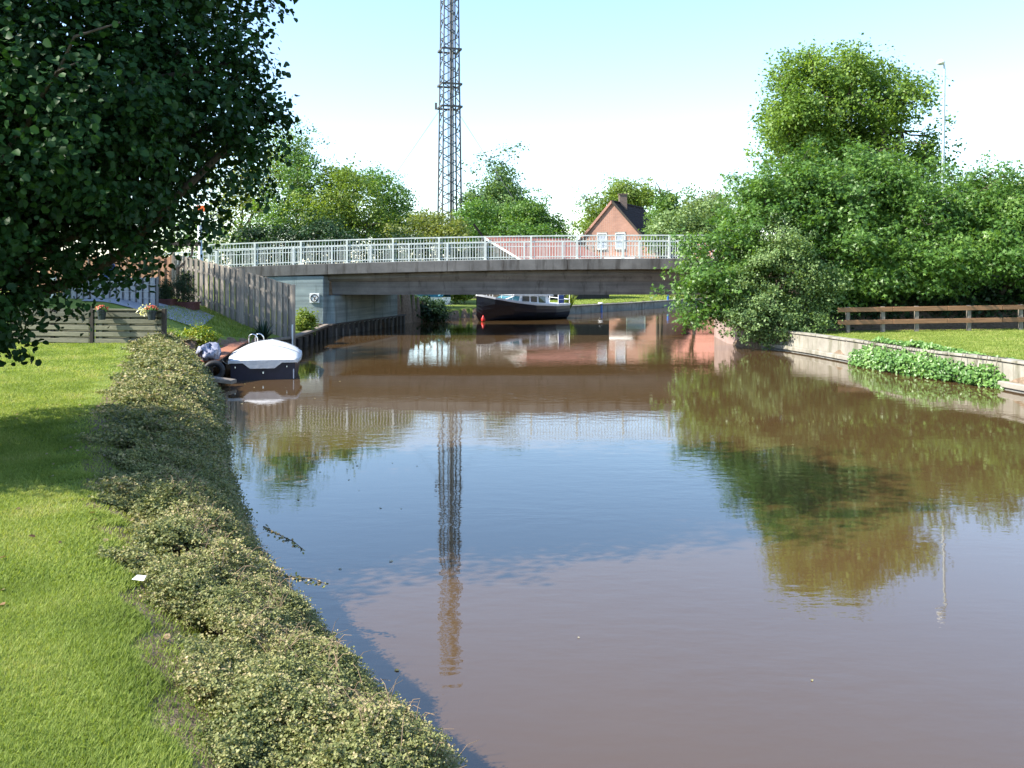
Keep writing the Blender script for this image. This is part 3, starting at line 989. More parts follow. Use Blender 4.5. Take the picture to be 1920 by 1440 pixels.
def plank_fence(a, b, za, zb2, ta, tb, n, label, mat, name='plank_fence', posts=True):
    """hit-and-miss fence from a to b (plan); za..zb2 = ground, ta..tb = top"""
    a = Vector(a); b = Vector(b)
    d = (b - a).normalized(); nn = Vector((d.y, -d.x))
    if nn.y > 0: nn = -nn
    root = thing(name, (a.x, a.y, za), label, 'fence', 'tall plank fence panels by the bridge')
    fr = MB(); bk = MB()
    for i in range(n):
        for mbx, off, sh in ((fr, .026, 0), (bk, -.03, .46)):
            t0 = (i + sh) / n; t1 = (i + sh + (.54 if off > 0 else .64)) / n
            if t1 > 1: continue
            p = a.lerp(b, t0) + nn * off; q = a.lerp(b, t1) + nn * off
            j = random.uniform(-.02, .02)
            g0 = za + (zb2 - za) * t0; g1 = za + (zb2 - za) * t1; h0 = ta + (tb - ta) * t0 + j; h1 = ta + (tb - ta) * t1 + j
            th = nn * .011
            mbx.extrude([(p.x, p.y, g0 - .05), (q.x, q.y, g1 - .05), (q.x, q.y, h1), (p.x, p.y, h0)], (th.x, th.y, 0))
    fr.build('front_planks', mat, root)
    bk.build('rear_planks', mat, root)
    for q in (.2, .75):
        r0 = za + (ta - za) * q; r1 = zb2 + (tb - zb2) * q
        MB().bar((a.x, a.y, r0), (b.x, b.y, r1), .03, .08).build('rail', mat, root)
    for p, g, h in ((a, za, ta), (b, zb2, tb)):
        if posts: MB().box(p.x - .05, p.x + .05, p.y - .05, p.y + .05, g - .4, h + .05).build('post', mat, root, bevel=.006)
    return root


fa = (-7.85, 32.6); fb = (-9.95, 33.55); fc = (-13.3, 35.6); fd = (-22, 38.0)
plank_fence(fa, fb, .5, .98, 2.40, 2.96, 9, 'weathered grey plank fence panel sloping down to the water, nearest the bridge', M['wood_grey'])
plank_fence((-10.05, 33.6), fc, 1.0, 1.95, 2.98, 3.62, 13, 'weathered plank fence panel climbing the garden slope behind the conifers', M['wood_grey'])
plank_fence((-13.4, 35.65), fd, 1.97, 2.1, 3.5, 3.6, 30, 'reddish brown plank fence behind the grey privacy screen', M['wood_red'])
mb = MB().tube([(-7.86, 32.45, .25), (-7.86, 32.45, 1.02)], .03, 8)
tag(mb.build('marker_post', M['white_paint']), 'short white post at the water end of the plank fence', 'post')

# rustic wooden shelter beam with a brace, pale pole behind it
pg = thing('pergola', (-13.0, 35.0, 1.9), 'dark timber pergola beam and brace above the plank fence', 'pergola')
a = P(318, 455, 35.2); b2 = P(376, 458, 35.2)
MB().bar(a - Vector((1.6, 0, 0)), b2, .16, .15).build('beam', M['wood_dark'], pg)
pb = P(333, 505, 35.2)
MB().bar((pb.x, 35.2, 1.7), (pb.x, 35.2, pb.z + .1), .09, .09).build('post', M['wood_dark'], pg)
MB().bar((pb.x, 35.2, pb.z), P(360, 478, 35.2), .07, .07).bar(P(360, 478, 35.2), P(361, 460, 35.2), .07, .07).build('brace', M['wood_dark'], pg)
MB().bar((pb.x - 2.6, 35.2, 1.7), (pb.x - 2.6, 35.2, a.z - .07), .1, .1).build('post', M['wood_dark'], pg)

po = thing('street_pole', (-13.55, 39.6, 2.4), 'pale galvanised pole rising behind the plank fence', 'pole')
p0 = P(377, 510, 39.4); p1 = P(374, 422, 39.4)
MB().tube([(p0.x, 39.4, 1.6), (p0.x, 39.4, 2.9), (p1.x, 39.4, p1.z)], [.105, .10, .085], 12).build('shaft', M['galv'], po, smooth=True)
MB().tube([p1, P(368, 416, 39.4), P(357, 405, 39.4)], .03, 6).build('arm', M['galv'], po)
og = MB()
oc = P(377, 391, 45)
og.box(oc.x - .22, oc.x + .22, 45, 45.03, oc.z - .16, oc.z + .16)
osn = thing('roadside_marker', (oc.x, 45, 2.9), 'small orange red marker glimpsed among leaves above the pale pole', 'marker')
og.build('panel', M['orange'], osn, bevel=.01)
MB().tube([(oc.x, 45.06, 2.6), (oc.x, 45.06, oc.z + .14)], .03, 8).build('stem', M['galv'], osn)

for px, py0, py1, Y, lab in ((344, 506, 568, 33.0, 'rounded dark conifer in a planter, the larger of the two by the fence'), (311, 525, 570, 32.6, 'small slim dark conifer beside the privacy screen')):
    c = P(px, (py0 + py1) / 2, Y); hgt = (py1 - py0) / F * Y; rr = (24 if px == 344 else 13) / F * Y
    zbase = P(px, py1, Y).z
    make_tree('conifer', (c.x, Y, zbase), [((c.x, Y, zbase + hgt * .38), (rr, rr, hgt * .40)), ((c.x, Y, zbase + hgt * .68), (rr * .62, rr * .62, hgt * .33))], lab, M['leaf_conifer'], M['bark'],
              n_clump=200, n_leaf=36, clump_r=.12, leaf=.07, tmpl=LONG, trunk_r=.03, fork=.3, twigs=10, up=.8, cat='conifer', group='potted conifers by the fence')
    z0 = H(c.x, Y)
    pl = thing('planter_box', (c.x, Y, z0), 'dark red brown planter box under the larger conifer' if px == 344 else 'dark red brown planter box under the slim conifer', 'planter', 'planter boxes by the fence')
    w_ = .5 if px == 344 else .3
    MB().box(c.x - w_, c.x + w_, Y - .3, Y + .3, z0 - .1, max(zbase, z0 + .2)).build('box', M['planter'], pl, bevel=.02)
    MB().box(c.x - w_ - .03, c.x + w_ + .03, Y - .33, Y + .33, max(zbase, z0 + .2) - .06, max(zbase, z0 + .2) - .01).build('rim', M['planter'], pl)

bl = P(203, 508, 33.5)
mb = MB().lathe((bl.x, 33.5, bl.z - .35), [(.2, 0), (.24, .1), (.24, .55), (.2, .62), (.07, .66)], 14)
tag(mb.build('rain_barrel', M['blue'], smooth=False), 'blue barrel glimpsed between leaves above the privacy screen', 'barrel')

# garden plants
def bush(name, px, py, Y, rpx, rpz, label, mat, n_clump=120, n_leaf=40, clump_r=.16, leaf=.07, ry=None, tmpl=QUAD, cat='bush', group=None, ground=None, **kw):
    c = P(px, py, Y); rx = rpx / F * Y; rz = rpz / F * Y
    zb = ground if ground is not None else c.z - rz * .95
    lob = [((c.x, Y, c.z), (rx * .8, ry or rx * .8, rz * .85))]
    for k in range(4):
        a = k * 1.57 + .6
        lob.append(((c.x + math.cos(a) * rx * .5, Y + math.sin(a) * rx * .5, c.z + random.uniform(-.2, .35) * rz), (rx * .5, rx * .5, rz * .5)))
    return make_tree(name, (c.x, Y, zb), lob, label, mat, M['bark'], n_clump=n_clump, n_leaf=n_leaf, clump_r=clump_r, leaf=leaf, tmpl=tmpl, trunk_r=.035, stems=3, fork=.3, twigs=12, cat=cat, group=group, **kw)


bush('golden_shrub', 368, 643, 25.6, 40, 36, 'bright yellow green shrub beside the orange jetty', M['leaf_yellowbush'], n_clump=180, n_leaf=40, clump_r=.13, leaf=.06, tmpl=FOLD)
bush('garden_shrub', 322, 640, 27.0, 26, 24, 'loose dull green shrub beside the right gate post', M['leaf_olive'], n_clump=90, n_leaf=34, leaf=.05)
bush('leafy_shrub', 572, 608, 36.5, 21, 34, 'sunlit light green shrub between the fence end and the abutment', M['leaf_reed'], n_clump=110, n_leaf=40, clump_r=.16, leaf=.09, ground=.5)
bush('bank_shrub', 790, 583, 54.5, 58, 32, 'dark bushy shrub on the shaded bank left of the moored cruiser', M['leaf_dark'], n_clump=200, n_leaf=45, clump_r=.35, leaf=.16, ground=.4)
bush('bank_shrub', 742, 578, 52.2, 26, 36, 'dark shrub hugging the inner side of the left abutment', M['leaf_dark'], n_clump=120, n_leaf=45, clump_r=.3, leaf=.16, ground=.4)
bush('bank_shrub', 860, 548, 66, 40, 20, 'pale green shrub beyond the landing stage behind the cruiser bow', M['leaf_olive'], n_clump=120, n_leaf=45, clump_r=.3, leaf=.16, ground=.5)


def blades_plant(name, x, y, z, n, L, label, mat, cat='plant', spread=1.0, wid=.045):
    t = thing(name, (x, y, z), label, cat)
    a = rng.uniform(0, 2 * math.pi, n); tilt = rng.uniform(.1, 1.15, n) * spread
    ln = L * rng.uniform(.6, 1.1, n)
    d = np.stack([np.cos(a) * np.sin(tilt), np.sin(a) * np.sin(tilt), np.cos(tilt)], 1)
    bs = np.array([x, y, z]) + np.stack([np.cos(a), np.sin(a), 0 * a], 1) * rng.uniform(0, .12, (n, 1))
    side = np.stack([-np.sin(a), np.cos(a), 0 * a], 1)
    mid = bs + d * ln[:, None] * .55
    tip = bs + d * ln[:, None] + np.array([0, 0, -1]) * (ln * .22 * np.sin(tilt))[:, None]
    V = np.stack([bs - side * wid * .5, bs + side * wid * .5, mid + side * wid * .45, tip, mid - side * wid * .45], 1)
    np_mesh('leaves', V, [(0, 1, 2, 4), (4, 2, 3)], n, 5, rng.random(n), mat, t)
    return t


yu = P(508, 640, 31.3)
for dx, dy, n, lab in ((-.30, 0, 110, 'dark green sword leaved plant by the fence foot, left clump'), (.35, .15, 100, 'dark green sword leaved plant by the fence foot, right clump')):
    blades_plant('yucca', yu.x + dx, 31.4 + dy, H(yu.x + dx, 31.4 + dy) - .02, n, .85, lab, M['leaf_yucca'])
blades_plant('reed_tuft', P(1068, 575, 61.3).x, 61.9, .4, 150, 1.25, 'tall yellow green reed tuft on the bank right of the moored cruiser', M['leaf_reed'], spread=.5, wid=.05)

# ------------------------------------------------------------------ jetty, boat and small things at the left bank
jt = thing('wooden_jetty', (-9.2, 27, .3), 'orange brown wooden jetty along the left bank behind the covered boat', 'jetty')
mb = MB()
for k in range(26):
    t0 = k / 26
    y = 23.6 + 7.0 * t0
    xl = -9.75 - .25 * t0; xr = -7.74 - 1.18 * t0
    mb.box(xl, xr, y, y + 7.0 / 26 - .02, .545, .585)
mb.build('decking', M['wood_deck'], jt)
MB().bar((-7.80, 23.6, .47), (-8.98, 30.6, .47), .06, .14).build('edge_beam', M['wood_dark'], jt)
for y in (23.8, 26, 28.2, 30.3):
    t0 = (y - 23.6) / 7
    MB().tube([(-7.88 - 1.18 * t0, y, -.7), (-7.88 - 1.18 * t0, y, .5)], .07, 8).build('pile', M['wood_dark'], jt)
    MB().tube([(-9.6 - .2 * t0, y, -.2), (-9.6 - .2 * t0, y, .54)], .07, 8).build('pile', M['wood_dark'], jt)

ld = thing('boarding_ladder', (-8.6, 28.4, .58), 'chrome boarding ladder hoops on the jetty edge', 'ladder')
for px in (470, 482):
    a0 = P(px - 4, 652, 28.3 + (px - 470) * .02)
    hx = .14
    pts = [(a0.x, a0.y, .3)] + [(a0.x, a0.y, .80)] + [(a0.x + .14 - .14 * math.cos(t), a0.y - .05 * math.sin(t), .80 + .16 * math.sin(t)) for t in np.linspace(.3, 2.84, 7)] + [(a0.x + .28, a0.y, .78), (a0.x + .28, a0.y, -.4)]
    MB().tube(pts, .022, 8).build('hoop', M['chrome'], ld, smooth=True)


def hull(name, stern, bow, stations, mat, parent, n=9, deck=None):
    """stations: (t 0=stern..1=bow, half beam, sheer z, keel z, flare)"""
    s = Vector((stern[0], stern[1], 0)); e = Vector((bow[0], bow[1], 0))
    d = (e - s); L = d.length; d.normalize(); n_ = Vector((-d.y, d.x, 0))
    path = []
    for t, hb, zs, zk, fl in stations:
        c = s + d * L * t
        sec = []
        for k in range(n):
            u = k / (n - 1)             # 0 = sheer left .. .5 keel .. 1 sheer right
            w = 1 - abs(2 * u - 1)      # 0 at sheer, 1 at keel
            sgn = 1 if u < .5 else -1
            prof = (1 - w ** fl)
            z = zs + (zk - zs) * (w ** .85)
            sec.append(c + n_ * sgn * hb * prof + Vector((0, 0, z)))
        path.append(sec)
    mb = MB()
    mb.sweep(None, path, closed=False)
    b = 0
    mb.f.append(tuple(range(n))); mb.mi.append(0)
    ob = mb.build(name, mat, parent, smooth=False)
    return ob, s, d, n_, L


bt = thing('covered_boat', (-6.9, 26.6, 0), 'small navy boat under a white cover moored at the wooden jetty', 'boat')
ST = (-6.70, 24.4); BO = (-7.72, 29.2)
stn = [(0, .84, .50, -.35, 6.5), (.2, .92, .50, -.38, 5.0), (.45, .93, .54, -.36, 3.6), (.7, .74, .56, -.2, 2.2), (.88, .42, .59, -.15, 1.8), (1.0, .05, .62, -.02, 1.5)]
ho, s_, d_, n_, L_ = hull('hull', ST, BO, stn, M['navy'], bt, 13)
gw = MB()      # rubbing strake
for sg_ in (1, -1):
    pts = [s_ + d_ * L_ * t + n_ * sg_ * (hb + .02) + Vector((0, 0, zs + .0)) for t, hb, zs, zk, f in stn]
    gw.tube(pts, .035, 8)
gw.tube([s_ + n_ * .86 + Vector((0, 0, .5)) - d_ * .01, s_ - n_ * .86 + Vector((0, 0, .5)) - d_ * .01], .03, 8)
gw.build('rubbing_strake', M['rubber'], bt)
# cover: domed cloth on the sheer, skirt over the sides and a pointed flap on the transom
cv = MB()
path = []
for t in np.linspace(-.015, 1.0, 40):
    hb = float(np.interp(t, [q[0] for q in stn], [q[1] for q in stn])) + .05
    zs = float(np.interp(t, [q[0] for q in stn], [q[2] for q in stn]))
    ridge = .26 * sm(np.array(min(1, (t + .02) / .28))) * (1 - .55 * sm(np.array((t - .55) / .45)))
    c = s_ + d_ * L_ * t
    sec = [c + n_ * (hb + .012) + Vector((0, 0, zs - .07))]
    for u in np.linspace(1, -1, 15):
        sag = .012 * math.sin(t * 31) * (1 - u * u) - .016 * max(0, math.cos(t * 19)) ** 6 * (1 - u ** 4)
        sec.append(c + n_ * hb * u + Vector((0, 0, zs + .03 + float(ridge) * (1 - abs(u) ** 2.0) + sag)))
    sec.append(c - n_ * (hb + .012) + Vector((0, 0, zs - .07)))
    path.append(sec)
cv.sweep(None, path, closed=False)
cvo = cv.build('cover', M['cover_white'], bt, smooth=True)
cvo.modifiers.new('solid', 'SOLIDIFY').thickness = .012
for t in (.30, .62):
    hb = float(np.interp(t, [q[0] for q in stn], [q[1] for q in stn])) + .052
    zs = float(np.interp(t, [q[0] for q in stn], [q[2] for q in stn]))
    ridge = .26 * float(sm(np.array(min(1, (t + .02) / .28)))) * (1 - .55 * float(sm(np.array((t - .55) / .45))))
    MB().tube([s_ + d_ * L_ * t + n_ * hb * u + Vector((0, 0, zs + .036 + ridge * (1 - abs(u) ** 2))) for u in np.linspace(1, -1, 15)], .012, 5).build('cover_seam', M['cover_seam'], bt)
for a_r, b_r in ((s_ + n_ * .86 + Vector((0, 0, .46)), Vector((-8.05, 25.0, .60))), (s_ + d_ * L_ * .93 + n_ * .2 + Vector((0, 0, .60)), Vector((-8.92, 29.9, .60)))):
    MB().tube([a_r.lerp(b_r, q) - Vector((0, 0, .10 * math.sin(math.pi * q))) for q in np.linspace(0, 1, 8)], .011, 5).build('mooring_rope', M['rope'], bt)
fp = MB()
bk_ = s_ - d_ * .085
poly = [bk_ + n_ * .90 + Vector((0, 0, .535)), bk_ + n_ * .90 + Vector((0, 0, .46)), bk_ + n_ * .52 + Vector((0, 0, .46)), bk_ + n_ * .33 + Vector((0, 0, .31)), bk_ - n_ * .30 + Vector((0, 0, .31)), bk_ - n_ * .50 + Vector((0, 0, .46)),
        bk_ - n_ * .90 + Vector((0, 0, .46)), bk_ - n_ * .90 + Vector((0, 0, .535))]
fp.extrude(poly, d_ * .012)
fp.build('cover_flap', M['cover_white'], bt)
bd_ = s_ - d_ * .03
MB().lathe(bd_ + Vector((0, 0, .17)), [(.03, 0), (.03, .05)], 8).build('drain_fitting', M['chrome'], bt)
for u in (-.62, .72):
    MB().lathe(bd_ + n_ * u + Vector((0, 0, .33)), [(.02, 0), (.02, .04)], 8).build('cleat', M['chrome'], bt)
MB().bar(s_ - n_ * .80 - d_ * .03 + Vector((0, 0, .02)), s_ - n_ * .80 - d_ * .03 + Vector((0, 0, .28)), .04, .02).build('corner_fitting', M['white_gel'], bt)

# grey tarpaulin bundle and tyre between the hedge and the boat, broken plank
tp = MB()
c = Vector((-8.02, 24.05, .72))
rows = []
for i in range(13):
    a = math.pi * i / 12
    row = []
    for k in range(20):
        b_ = 2 * math.pi * k / 20
        r = math.sin(a) ** .6 * (1 + .18 * math.sin(3 * b_ + .6 * i) + .10 * math.sin(7 * b_ - i))
        row.append((c.x + .24 * r * math.cos(b_), c.y + .55 * r * math.sin(b_), c.z + .05 + .20 * math.cos(a) * (1 + .3 * math.sin(3 * b_ + 1) + .15 * math.sin(7 * b_)) + .06 * math.sin(5 * b_ + 2 * i) * math.sin(a)))
    rows.append(row)
tp.sweep(None, rows)
tag(tp.build('tarpaulin_bundle', M['tarp'], smooth=True), 'crumpled grey lilac tarpaulin bundle on the jetty end beside the hedge', 'tarpaulin')
ty = MB()
tc_ = Vector((-7.72, 23.48, .34))
ring = []
for i in range(25):
    a = 2 * math.pi * i / 24
    ring.append(tc_ + Vector((.20 * math.cos(a), .06 * math.cos(a), .20 * math.sin(a))))
ty.tube(ring, .075, 10, caps=False)
tag(ty.build('tyre_fender', M['rubber'], smooth=True), 'black tyre fender hanging at the jetty corner by the boat', 'tyre')
pk = MB()
a = P(393, 710, 22.6); b2 = P(439, 716, 22.9)
pk.obox((a + b2) / 2, (b2 - a) / 2, (0.02, .16, 0), (0, 0, .05))
tag(pk.build('broken_plank', M['wood_old'], bevel=.012), 'pale weathered plank jutting over the water below the boat stern', 'plank')

# ------------------------------------------------------------------ far landing, small boat, cruiser
cr = thing('motor_cruiser', (.6, 55.6, 0), 'dark blue motor cruiser with a white cabin moored beyond the bridge', 'boat')
ST2 = (3.0, 57.4); BO2 = (-2.1, 53.6)
stn2 = [(0, 1.05, .86, -.3, 3.2), (.2, 1.25, .84, -.35, 3.0), (.45, 1.3, .92, -.4, 2.6), (.68, 1.12, 1.10, -.4, 2.0), (.86, .68, 1.32, -.35, 1.6), (.95, .30, 1.45, -.25, 1.4), (1.0, .03, 1.52, .3, 1.2)]
ho, s2, d2, n2_, L2 = hull('hull', ST2, BO2, stn2, M['hull_dark'], cr, 15)
mb = MB()
dk = []
for t, hb, zs, zk, f in stn2:
    c = s2 + d2 * L2 * t
    dk.append([c + n2_ * (hb + .03) + Vector((0, 0, zs - .03)), c + n2_ * (hb + .03) + Vector((0, 0, zs + .09)), c - n2_ * (hb + .03) + Vector((0, 0, zs + .09)), c - n2_ * (hb + .03) + Vector((0, 0, zs - .03))])
mb.sweep(None, dk)
mb.build('deck', M['white_gel'], cr)


def cab(t, u, z):
    return s2 + d2 * L2 * t + n2_ * u + Vector((0, 0, z))


mb = MB()   # cabin: raked front, pillared sides
w1 = .86
mb.add([cab(.22, w1, .8), cab(.22, -w1, .8), cab(.80, -.55, 1.15), cab(.80, .55, 1.15), cab(.24, w1 * .9, 1.44), cab(.24, -w1 * .9, 1.44), cab(.62, -.72, 1.50), cab(.62, .72, 1.50)],
       [(0, 1, 2, 3), (4, 7, 6, 5), (0, 4, 5, 1), (1, 5, 6, 2), (2, 6, 7, 3), (3, 7, 4, 0)])
mb.build('cabin', M['white_gel'], cr, bevel=.03)
mb = MB(); mb.add([cab(.18, .9, 1.445), cab(.18, -.9, 1.445), cab(.66, -.78, 1.51), cab(.66, .78, 1.51), cab(.2, .85, 1.53), cab(.2, -.85, 1.53), cab(.64, -.72, 1.60), cab(.64, .72, 1.60)],
                  [(0, 1, 2, 3), (4, 7, 6, 5), (0, 4, 5, 1), (1, 5, 6, 2), (2, 6, 7, 3), (3, 7, 4, 0)])
mb.build('cabin_roof', M['white_gel'], cr, bevel=.02)
for sgn in (1, -1):
    for (t0, t1) in ((.28, .36), (.38, .45), (.47, .55)):
        mb = MB()
        def sidept(t, q):
            lo = w1 + (.55 - w1) * (t - .22) / .58; hi = w1 * .9 + (.72 - w1 * .9) * (t - .24) / .38
            zl = .8 + .35 * (t - .22) / .58; zh = 1.44 + .06 * (t - .24) / .38
            u = lo + (hi - lo) * q
            return cab(t, sgn * (u + .012), zl + (zh - zl) * q)
        mb.extrude([sidept(t0, .28), sidept(t1, .28), sidept(t1, .88), sidept(t0, .88)], n2_ * sgn * .012)
        mb.build('window', M['glass_dark'], cr)
    mb = MB()
    mb.extrude([cab(.645, sgn * .73, 1.45), cab(.755, sgn * .61, 1.18), cab(.60, sgn * .735, 1.16), cab(.585, sgn * .75, 1.44)], n2_ * sgn * .02)
    mb.build('window', M['glass_teal'], cr)
mb = MB()
fa_ = [cab(.655, .55, 1.44), cab(.655, -.55, 1.44), cab(.775, -.46, 1.20), cab(.775, .46, 1.20)]
mb.extrude(fa_, d2 * .03 + Vector((0, 0, .02)))
mb.build('windscreen', M['glass_teal'], cr)
mb = MB()
for sgn in (1, -1):
    mb.tube([cab(.0, sgn * .98, .9), cab(.0, sgn * .98, 1.50), cab(.16, sgn * 1.12, 1.50), cab(.16, sgn * 1.12, .9)], .022, 6)
    mb.tube([cab(.0, sgn * .98, 1.2), cab(.16, sgn * 1.12, 1.2)], .018, 6)
mb.tube([cab(.0, .98, 1.50), cab(.0, -.98, 1.50)], .022, 6)
mb.tube([cab(.0, .98, 1.2), cab(.0, -.98, 1.3)], .018, 6)
mb.build('stern_rail', M['white_paint'], cr)
MB().obox(cab(.10, .93, 1.2), d2 * .22, n2_ * .05, Vector((0, 0, .24))).build('spray_cloth', M['blue'], cr, bevel=.02)
mb = MB()
for sgn in (1, -1):
    top = [cab(t, sgn * (float(np.interp(t, [q[0] for q in stn2], [q[1] for q in stn2])) - .05), float(np.interp(t, [q[0] for q in stn2], [q[2] for q in stn2])) + .5) for t in (.7, .8, .9, .97)]
    mb.tube(top, .018, 6)
    for p in top: mb.tube([p, p - Vector((0, 0, .45))], .016, 6)
mb.build('bow_rail', M['white_paint'], cr)
rf = cab(1.0, .0, .0)
mb = MB().lathe(P(906, 601, 53.0) + Vector((0, 0, -.1)), [(.04, 0), (.12, .09), (.12, .2), (.05, .34), (.03, .4)], 14)
tag(mb.build('mooring_buoy', M['red_float'], smooth=True), 'red buoy floating under the cruiser bow', 'buoy')

ls = thing('landing_stage', (-2.7, 58, .3), 'pale concrete landing stage on the bank left of the cruiser', 'landing stage')
MB().prism([(-4.6, 57.2), (-2.0, 58.6), (-3.6, 62.5), (-6.6, 61.5)], .30, .48).build('slab', M['conc_pale'], ls, bevel=.02)
MB().prism([(-6.4, 61.9), (-3.8, 62.7), (-7.2, 72), (-9.5, 71)], [.42, .42, 1.5, 1.5], [.52, .52, 1.7, 1.7]).build('ramp', M['conc_pale'], ls)
MB().bar((-4.7, 57.0, .1), (-2.0, 58.45, .1), .12, .38).build('edge_beam', M['wood_dark'], ls)

sb_ = thing('small_boat', (-5.6, 58, .5), 'small white boat under a teal cover lying on the far left bank', 'boat')
cb0 = P(812, 563, 58.5)
ho, s3, d3, n3, L3 = hull('hull', (cb0.x + .9, 58.2), (cb0.x - 1.1, 59.2), [(0, .5, cb0.z + .2, cb0.z - .3, 3), (.4, .6, cb0.z + .2, cb0.z - .35, 2.6), (.8, .4, cb0.z + .25, cb0.z - .3, 2), (1, .03, cb0.z + .3, cb0.z - .1, 1.5)], M['white_gel'], sb_, 9)
mb = MB(); pth = []
for t, hb in ((0, .52), (.3, .6), (.6, .52), (.85, .34), (1, .06)):
    c = s3 + d3 * L3 * t
    pth.append([c + n3 * hb * u + Vector((0, 0, cb0.z + .22 + .42 * (1 - u * u) * (1 - .5 * t))) for u in np.linspace(1, -1, 9)])
mb.sweep(None, pth, closed=False); mb.build('cover', M['teal_cover'], sb_, smooth=True)

# ------------------------------------------------------------------ right bank: rail fence, lamp, ivy
rf = thing('rail_fence', (13.2, 35, .8), 'brown two rail wooden fence at the edge of the right lawn', 'fence')
FA = P(1570, 625, 33.9); FBp = P(2080, 622, 34.6)
FA = Vector((FA.x, 33.9)); FBp = Vector((FBp.x, 34.6))
for q in (0.84, 0.37):
    mb = MB()
    n = 5
    for i in range(n):
        a = FA.lerp(FBp, i / n); b2 = FA.lerp(FBp, (i + 1) / n - .002)
        za = H(a.x, a.y) + q + .02; zb2 = H(b2.x, b2.y) + q + .02
        mb.bar((a.x, a.y - .05, za), (b2.x, b2.y - .05, zb2), .04, .17)
    mb.build('rail', M['wood_brown_x'], rf, bevel=.006)
for px in (1585, 1652, 1717, 1818, 1919, 2015):
    x = (px - PX0) / F * 34.2
    t = (x - FA.x) / (FBp.x - FA.x); y = FA.y + (FBp.y - FA.y) * t
    z = H(x, y)
    MB().box(x - .07, x + .07, y - .028, y + .09, z - .25, z + .96).build('post', M['bark_grey'], rf, bevel=.01)

lp = thing('street_lamp', (19.0, 40.2, 2.6), 'tall slim grey street lamp rising beside the big right tree', 'street lamp')
b0 = P(1766, 510, 40.0); t0 = P(1771, 130, 40.0); t1 = P(1770, 121, 40.0); t2 = P(1764, 115, 40.0)
zb = H(b0.x, 40.0)
MB().tube([(b0.x, 40, zb - .3), (b0.x, 40, zb + 1.2), (b0.x, 40, zb + 1.25), P(1768, 330, 40), t0, t1, t2], [.11, .105, .085, .07, .045, .04, .04], 10).build('pole', M['galv'], lp, smooth=True)
hd = P(1764, 117, 40)
MB().lathe((hd.x, 40, hd.z - .10), [(.10, 0), (.17, .05), (.18, .10), (.12, .19), (.05, .23)], 14).build('lamp_head', M['lamp_glass'], lp, smooth=True)

iv = thing('ivy_plant', (11.8, 25, .4), 'bright green ivy mass spilling over the right retaining wall', 'ivy')
pts = []; NN = []
n = 9500
ty_ = rng.uniform(0, 1, n)
yy = 28.6 - 6.2 * ty_
xx = np.interp(yy, [p[1] for p in RB[::-1]], [p[0] for p in RB[::-1]])
env = np.interp(ty_, [0, .06, .3, .6, .78, .82, .9, 1.0], [.15, .9, 1, .95, .8, .5, .9, .2])
off = rng.uniform(-.6, .75, n)
bul = .5 + .5 * np.sin(yy * 2.2 + off * 3) * np.cos(yy * 5.1)
zz = np.where(off < .1, .05 + rng.uniform(0, 1, n) * (.56 + .2 * bul) * np.clip(1 + off * .6, 0, 1), .72 + .25 * bul * (1 - off)) * env
pts = np.stack([xx + off * env - .05, yy, zz], 1)
NN = np.stack([-.7 - 0 * xx, -.5 + 0 * xx, .6 + 0 * xx], 1) + rng.normal(size=(n, 3)) * .55
leaf_obj('leaves', pts, NN, .088 * rng.uniform(.6, 1.3, n), (.5 * bul + .5 * rng.random(n)).clip(0, 1), M['leaf_ivy'], iv, FOLD)
for k in range(22):
    t = rng.random(); y = 28.4 - 6 * t; x = float(np.interp(y, [p[1] for p in RB[::-1]], [p[0] for p in RB[::-1]]))
    MB().tube([(x + .5, y, .66), (x - .12, y - .1, .78), (x - .32, y - .25, .3)], [.012, .01, .006], 5).build('stem', M['bark'], iv)

# ------------------------------------------------------------------ houses
def gable_house(name, apex, ang, halfw, length, z_eave, z0, label, wall_m, roof_m, over=.25):
    """apex = ridge end facing us (x,y,z); ang = direction of the ridge (degrees from +Y towards +X)"""
    root = thing(name, (apex[0], apex[1], z0), label, 'house')
    r = Vector((math.sin(R(ang)), math.cos(R(ang)), 0)); s = Vector((math.cos(R(ang)), -math.sin(R(ang)), 0))
    a = Vector((apex[0], apex[1], 0)); zr = apex[2]
    def pt(along, side, z): return a + r * along + s * side + Vector((0, 0, z))
    mb = MB()
    prof = [(-halfw, z0), (halfw, z0), (halfw, z_eave), (0, zr), (-halfw, z_eave)]
    mb.sweep(None, [[pt(0, u, z) for u, z in prof], [pt(length, u, z) for u, z in prof]])
    wall = mb.build('wall', wall_m, root)
    k = (zr - z_eave) / halfw
    rf = MB()
    for sg_ in (1, -1):
        lo = halfw + .35
        th = .14
        rows = 22
        for i in range(rows):     # tile courses, each lapping the one below
            u0 = lo * i / rows; u1 = lo * (i + 1) / rows + .04
            za = zr - k * u0 + .06; zb_ = zr - k * u1 + .10
            st = [[pt(al, sg_ * u0, za + .0), pt(al, sg_ * u1, zb_), pt(al, sg_ * u1, zb_ - .07), pt(al, sg_ * u0, za - .05)] for al in (-over, length + over)]
            rf.sweep(None, st)
    rf.sweep(None, [[pt(al, -.16, zr + .0), pt(al, .16, zr + .0), pt(al, .08, zr + .16), pt(al, -.08, zr + .16)] for al in (-over, length + over)])
    roof = rf.build('roof', roof_m, root)
    return root, wall, roof, pt, k


ap = P(1148, 378, 97)
hA, wA, rA, ptA, kA = gable_house('brick_house', (ap.x, 97, ap.z), 24, 5.05, 12, 4.7, .5, 'pink brick gabled house with a dark tiled roof behind the bridge', M['brick_pink'], M['tile_dark'], .12)
for sg_ in (1, -1):
    MB().bar(ptA(-.16, 0, ap.z + .03), ptA(-.16, sg_ * 5.4, ap.z - kA * 5.4 + .03), .08, .24).build('bargeboard', M['wood_dark'] if sg_ > 0 else M['brick_red'], hA)


